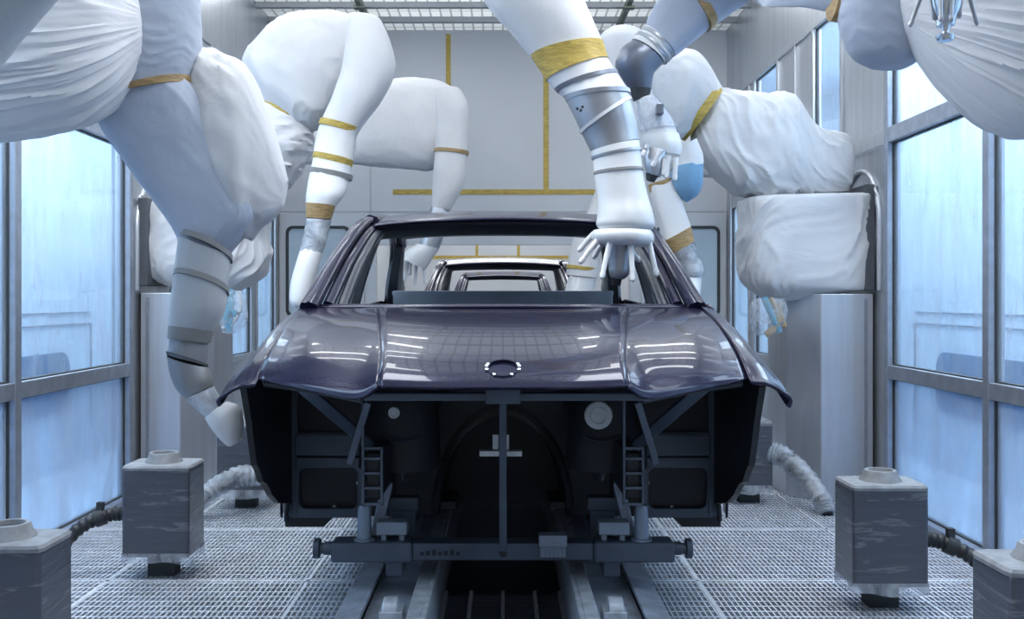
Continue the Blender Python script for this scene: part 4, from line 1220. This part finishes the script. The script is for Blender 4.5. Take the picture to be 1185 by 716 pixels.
    # boot deck and tail
    g = [[V((-.79, 6.98, 1.275)), V((-.4, 6.98, 1.29)), V((0, 6.98, 1.295)), V((.4, 6.98, 1.29)), V((.79, 6.98, 1.275))],
         [V((-.81, 7.2, 1.25)), V((-.4, 7.2, 1.275)), V((0, 7.2, 1.28)), V((.4, 7.2, 1.275)), V((.81, 7.2, 1.25))],
         [V((-.80, 7.42, 1.215)), V((-.4, 7.45, 1.25)), V((0, 7.46, 1.255)), V((.4, 7.45, 1.25)), V((.80, 7.42, 1.215))],
         [V((-.79, 7.43, 1.0)), V((-.4, 7.48, 1.0)), V((0, 7.49, 1.0)), V((.4, 7.48, 1.0)), V((.79, 7.43, 1.0))],
         [V((-.78, 7.40, .5)), V((-.4, 7.44, .5)), V((0, 7.45, .5)), V((.4, 7.44, .5)), V((.78, 7.40, .5))]]
    solid(cp('boot_lid', patch(g, 4, 4), 'paint'), .012)
    # hood prop rod; pale plates stand in for light seen through the tunnel
    bm = bmesh.new()
    add_bar(bm, (0, 3.50, .36), (0, 3.50, .95), .013, .013)
    cp('support_rod', bm, 'slate', smooth=False, bevel=.004)
    bm = bmesh.new()
    d = 3.55
    def pz(y): return P(0, y, d).z
    def px(x): return P(x, 0, d).x
    add_box(bm, px(570), px(577), d, d + .01, pz(520), pz(503)); add_box(bm, px(586), px(589), d, d + .01, pz(520), pz(503))
    add_box(bm, px(555), px(604), d - .02, d + .02, pz(527), pz(521))
    cp('light_gap_plate', bm, 'cap', smooth=False, bevel=.002)
    return root

car = build_car()
STEP = 6.0
car2 = dup(car, (0, STEP, 0), 'second dark car body, seen through the windscreen opening of the nearest one')
car3 = dup(car, (0, 2 * STEP, 0), 'farthest car body, framed inside the second one')

# ================================================================== SKID AND CONVEYOR
def build_skid():
    t = thing('carrier_skid', 'slate grey carrier skid with cross beam and posts under the nearest car', 'skid', (0, 5.2, .3), 'carrier skids')
    yb = 3.60
    zt_, zb_ = P(0, 625, yb).z, P(0, 645, yb).z
    bm = bmesh.new()
    add_box(bm, -.325, .325, yb - .045, yb + .045, zb_, zt_)
    link('cross_beam', bm, M['slate'], t, smooth=False, bevel=.006)
    bm = bmesh.new()
    rnd = random.Random(3)
    # faint stamped marks on the beam
    for k in range(7):
        x0 = P(486 + k * 7, 0, yb - .047).x
        h = .012 + .004 * (k % 3)
        add_box(bm, x0, x0 + .013, yb - .0475, yb - .045, .331, .331 + h)
    link('stamped_mark', bm, M['dark'], t, smooth=False)
    bm = bmesh.new(); add_rev(bm, (0, yb - .043, .338), (0, -1, 0), [(0, .014), (.006, .014), (.006, .008), (.003, .006)], 16)
    link('bolt', bm, M['gasket'], t)
    for sx in (-1, 1):
        bm = bmesh.new()
        add_box(bm, *wx(sx, .325, .615), yb - .055, yb + .055, zb_ - .006, zt_ + .004)
        link('beam_end', bm, M['slate'], t, smooth=False, bevel=.01)
        bm = bmesh.new()
        add_rev(bm, (sx * .61, yb, .345), (sx, 0, 0), [(0, .024), (.035, .024), (.036, .020), (.052, .020), (.053, .036), (.072, .036), (.074, .030)], 20)
        link('end_stub', bm, M['slate'], t)
        bm = bmesh.new()
        add_rev(bm, (sx * .50, yb - .01, zt_), (0, 0, 1), [(0, .038), (.010, .038), (.012, .027), (.12, .024), (.13, .019)], 20)
        link('support_post', bm, M['slate2'], t)
        bm = bmesh.new()
        add_box(bm, *wx(sx, .345, .455), yb - .03, yb + .04, .398, .445)
        add_box(bm, *wx(sx, .355, .375), yb - .02, yb + .04, zt_, .40)
        add_box(bm, *wx(sx, .42, .44), yb - .02, yb + .04, zt_, .40)
        link('bracket', bm, M['slate2'], t, smooth=False, bevel=.004)
        bm = bmesh.new()
        add_box(bm, *wx(sx, .32, .43), yb + .14, yb + .20, .45, .50)
        add_box(bm, *wx(sx, .33, .42), yb + .14, yb + .20, .31, .45)
        link('rear_bracket', bm, M['slate'], t, smooth=False, bevel=.004)
        bm = bmesh.new()
        add_bar(bm, (sx * .47, yb + .06, .37), (sx * .43, yb + .12, .56), .03, .02)
        link('brace', bm, M['slate2'], t, smooth=False, bevel=.006)
        bm = bmesh.new()
        add_box(bm, *wx(sx, .36, .42), yb - .04, 7.4, .252, zb_ - .004)
        link('runner', bm, M['slate'], t, smooth=False, bevel=.005)
        bm = bmesh.new()
        add_box(bm, *wx(sx, .36, .44), 6.5, 6.6, zb_ - .004, .36)
        link('rear_support', bm, M['slate'], t, smooth=False)
    link('rear_beam', box(-.62, .62, 6.5, 6.6, .300, .36), M['slate'], t, smooth=False, bevel=.006)
    bm = bmesh.new()
    x0, x1 = P(623, 0, yb).x, P(655, 0, yb).x
    add_box(bm, x0, x1, yb - .062, yb - .004, .365, .405)
    add_box(bm, x0 + .004, x1 - .004, yb - .058, yb - .046, .325, .365)
    for k in range(6):
        add_box(bm, x0 + .006 + k * .016, x0 + .014 + k * .016, yb - .0625, yb - .056, .328, .362)
    link('data_carrier', bm, M['slate2'], t, smooth=False, bevel=.002)
    return t
skid = build_skid()
dup(skid, (0, STEP, 0), 'carrier skid under the second car'); dup(skid, (0, 2 * STEP, 0), 'carrier skid under the farthest car')

conv = thing('skid_conveyor', 'pair of grey floor conveyor rails leading under the nearest car', 'conveyor', (0, 5, 0))
for sx in (-1, 1):
    side = bmesh.new()
    YF, YN = 20.5, 1.6
    add_box(side, *wx(sx, .245, .262), YN, YF, .0, .235)
    add_box(side, *wx(sx, .262, .31), YN, YF, .18, .235)
    link('inner_rail', side, M['railb'], conv, smooth=False, bevel=.004)
    bm = bmesh.new()
    pts = [(.47, .205), (.56, .185), (.575, 0.), (.56, 0.), (.548, .17), (.47, .19)]
    a = [bm.verts.new((sx * x, YN, z)) for x, z in pts]; b = [bm.verts.new((sx * x, YF, z)) for x, z in pts]
    for i in range(6):
        j = (i + 1) % 6; bm.faces.new((a[i], a[j], b[j], b[i]))
    bm.faces.new(a); bm.faces.new(b)
    link('outer_guard', bm, M['rail'], conv, smooth=False)
    link('chain_channel', box(*wx(sx, .312, .468), YN, YF, .08, .175), M['rail'], conv, smooth=False)
    for y in (2.6, 3.02, 3.33):
        bm = bmesh.new()
        add_rev(bm, (sx * .352, y, .20), (sx, 0, 0), [(0, .05), (.045, .05), (.05, .045)], 20)
        add_box(bm, *wx(sx, .332, .410), y - .055, y + .045, .17, .215)
        link('roller', bm, M['railb'], conv, smooth=True, bevel=.003)
bm = bmesh.new()
add_box(bm, -.245, .245, 1.6, 20.5, -.02, .0)
link('center_tray', bm, M['dark'], conv, smooth=False)
bm = bmesh.new()
for x in (-.236, -.132, 0, .132, .236):
    add_box(bm, x - .007, x + .007, 1.6, 4.15, .0, .03)
link('tray_bar_set', bm, M['grate'], conv, smooth=False)
bm = bmesh.new()
y = 1.62
while y < 4.15:
    add_box(bm, -.243, .243, y, y + .006, 0., .012); y += .035
link('tray_grid', bm, M['dmetal'], conv, smooth=False)

# ================================================================== CAMERA, VIEW
cam = bpy.data.cameras.new('camera'); co = bpy.data.objects.new('camera', cam); COL.objects.link(co)
co.location = (0, 0, CZ); co.rotation_euler = (PI / 2, 0, 0)
cam.sensor_width = 36; cam.sensor_fit = 'HORIZONTAL'
cam.lens = 36 * F / 1185
cam.shift_x = (1185 / 2 - VX) / 1185
cam.shift_y = -(716 / 2 - VY) / 1185
cam.clip_start = .05
SC.camera = co
SC.view_settings.view_transform = 'Standard'
SC.view_settings.look = 'None'
SC.view_settings.gamma = 1.0
SC.view_settings.use_curve_mapping = False
SC.view_settings.exposure = 0.0
SC.cycles.use_denoising = True
SC.cycles.max_bounces = 8
SC.cycles.transparent_max_bounces = 16
SC.cycles.sample_clamp_indirect = 6.0
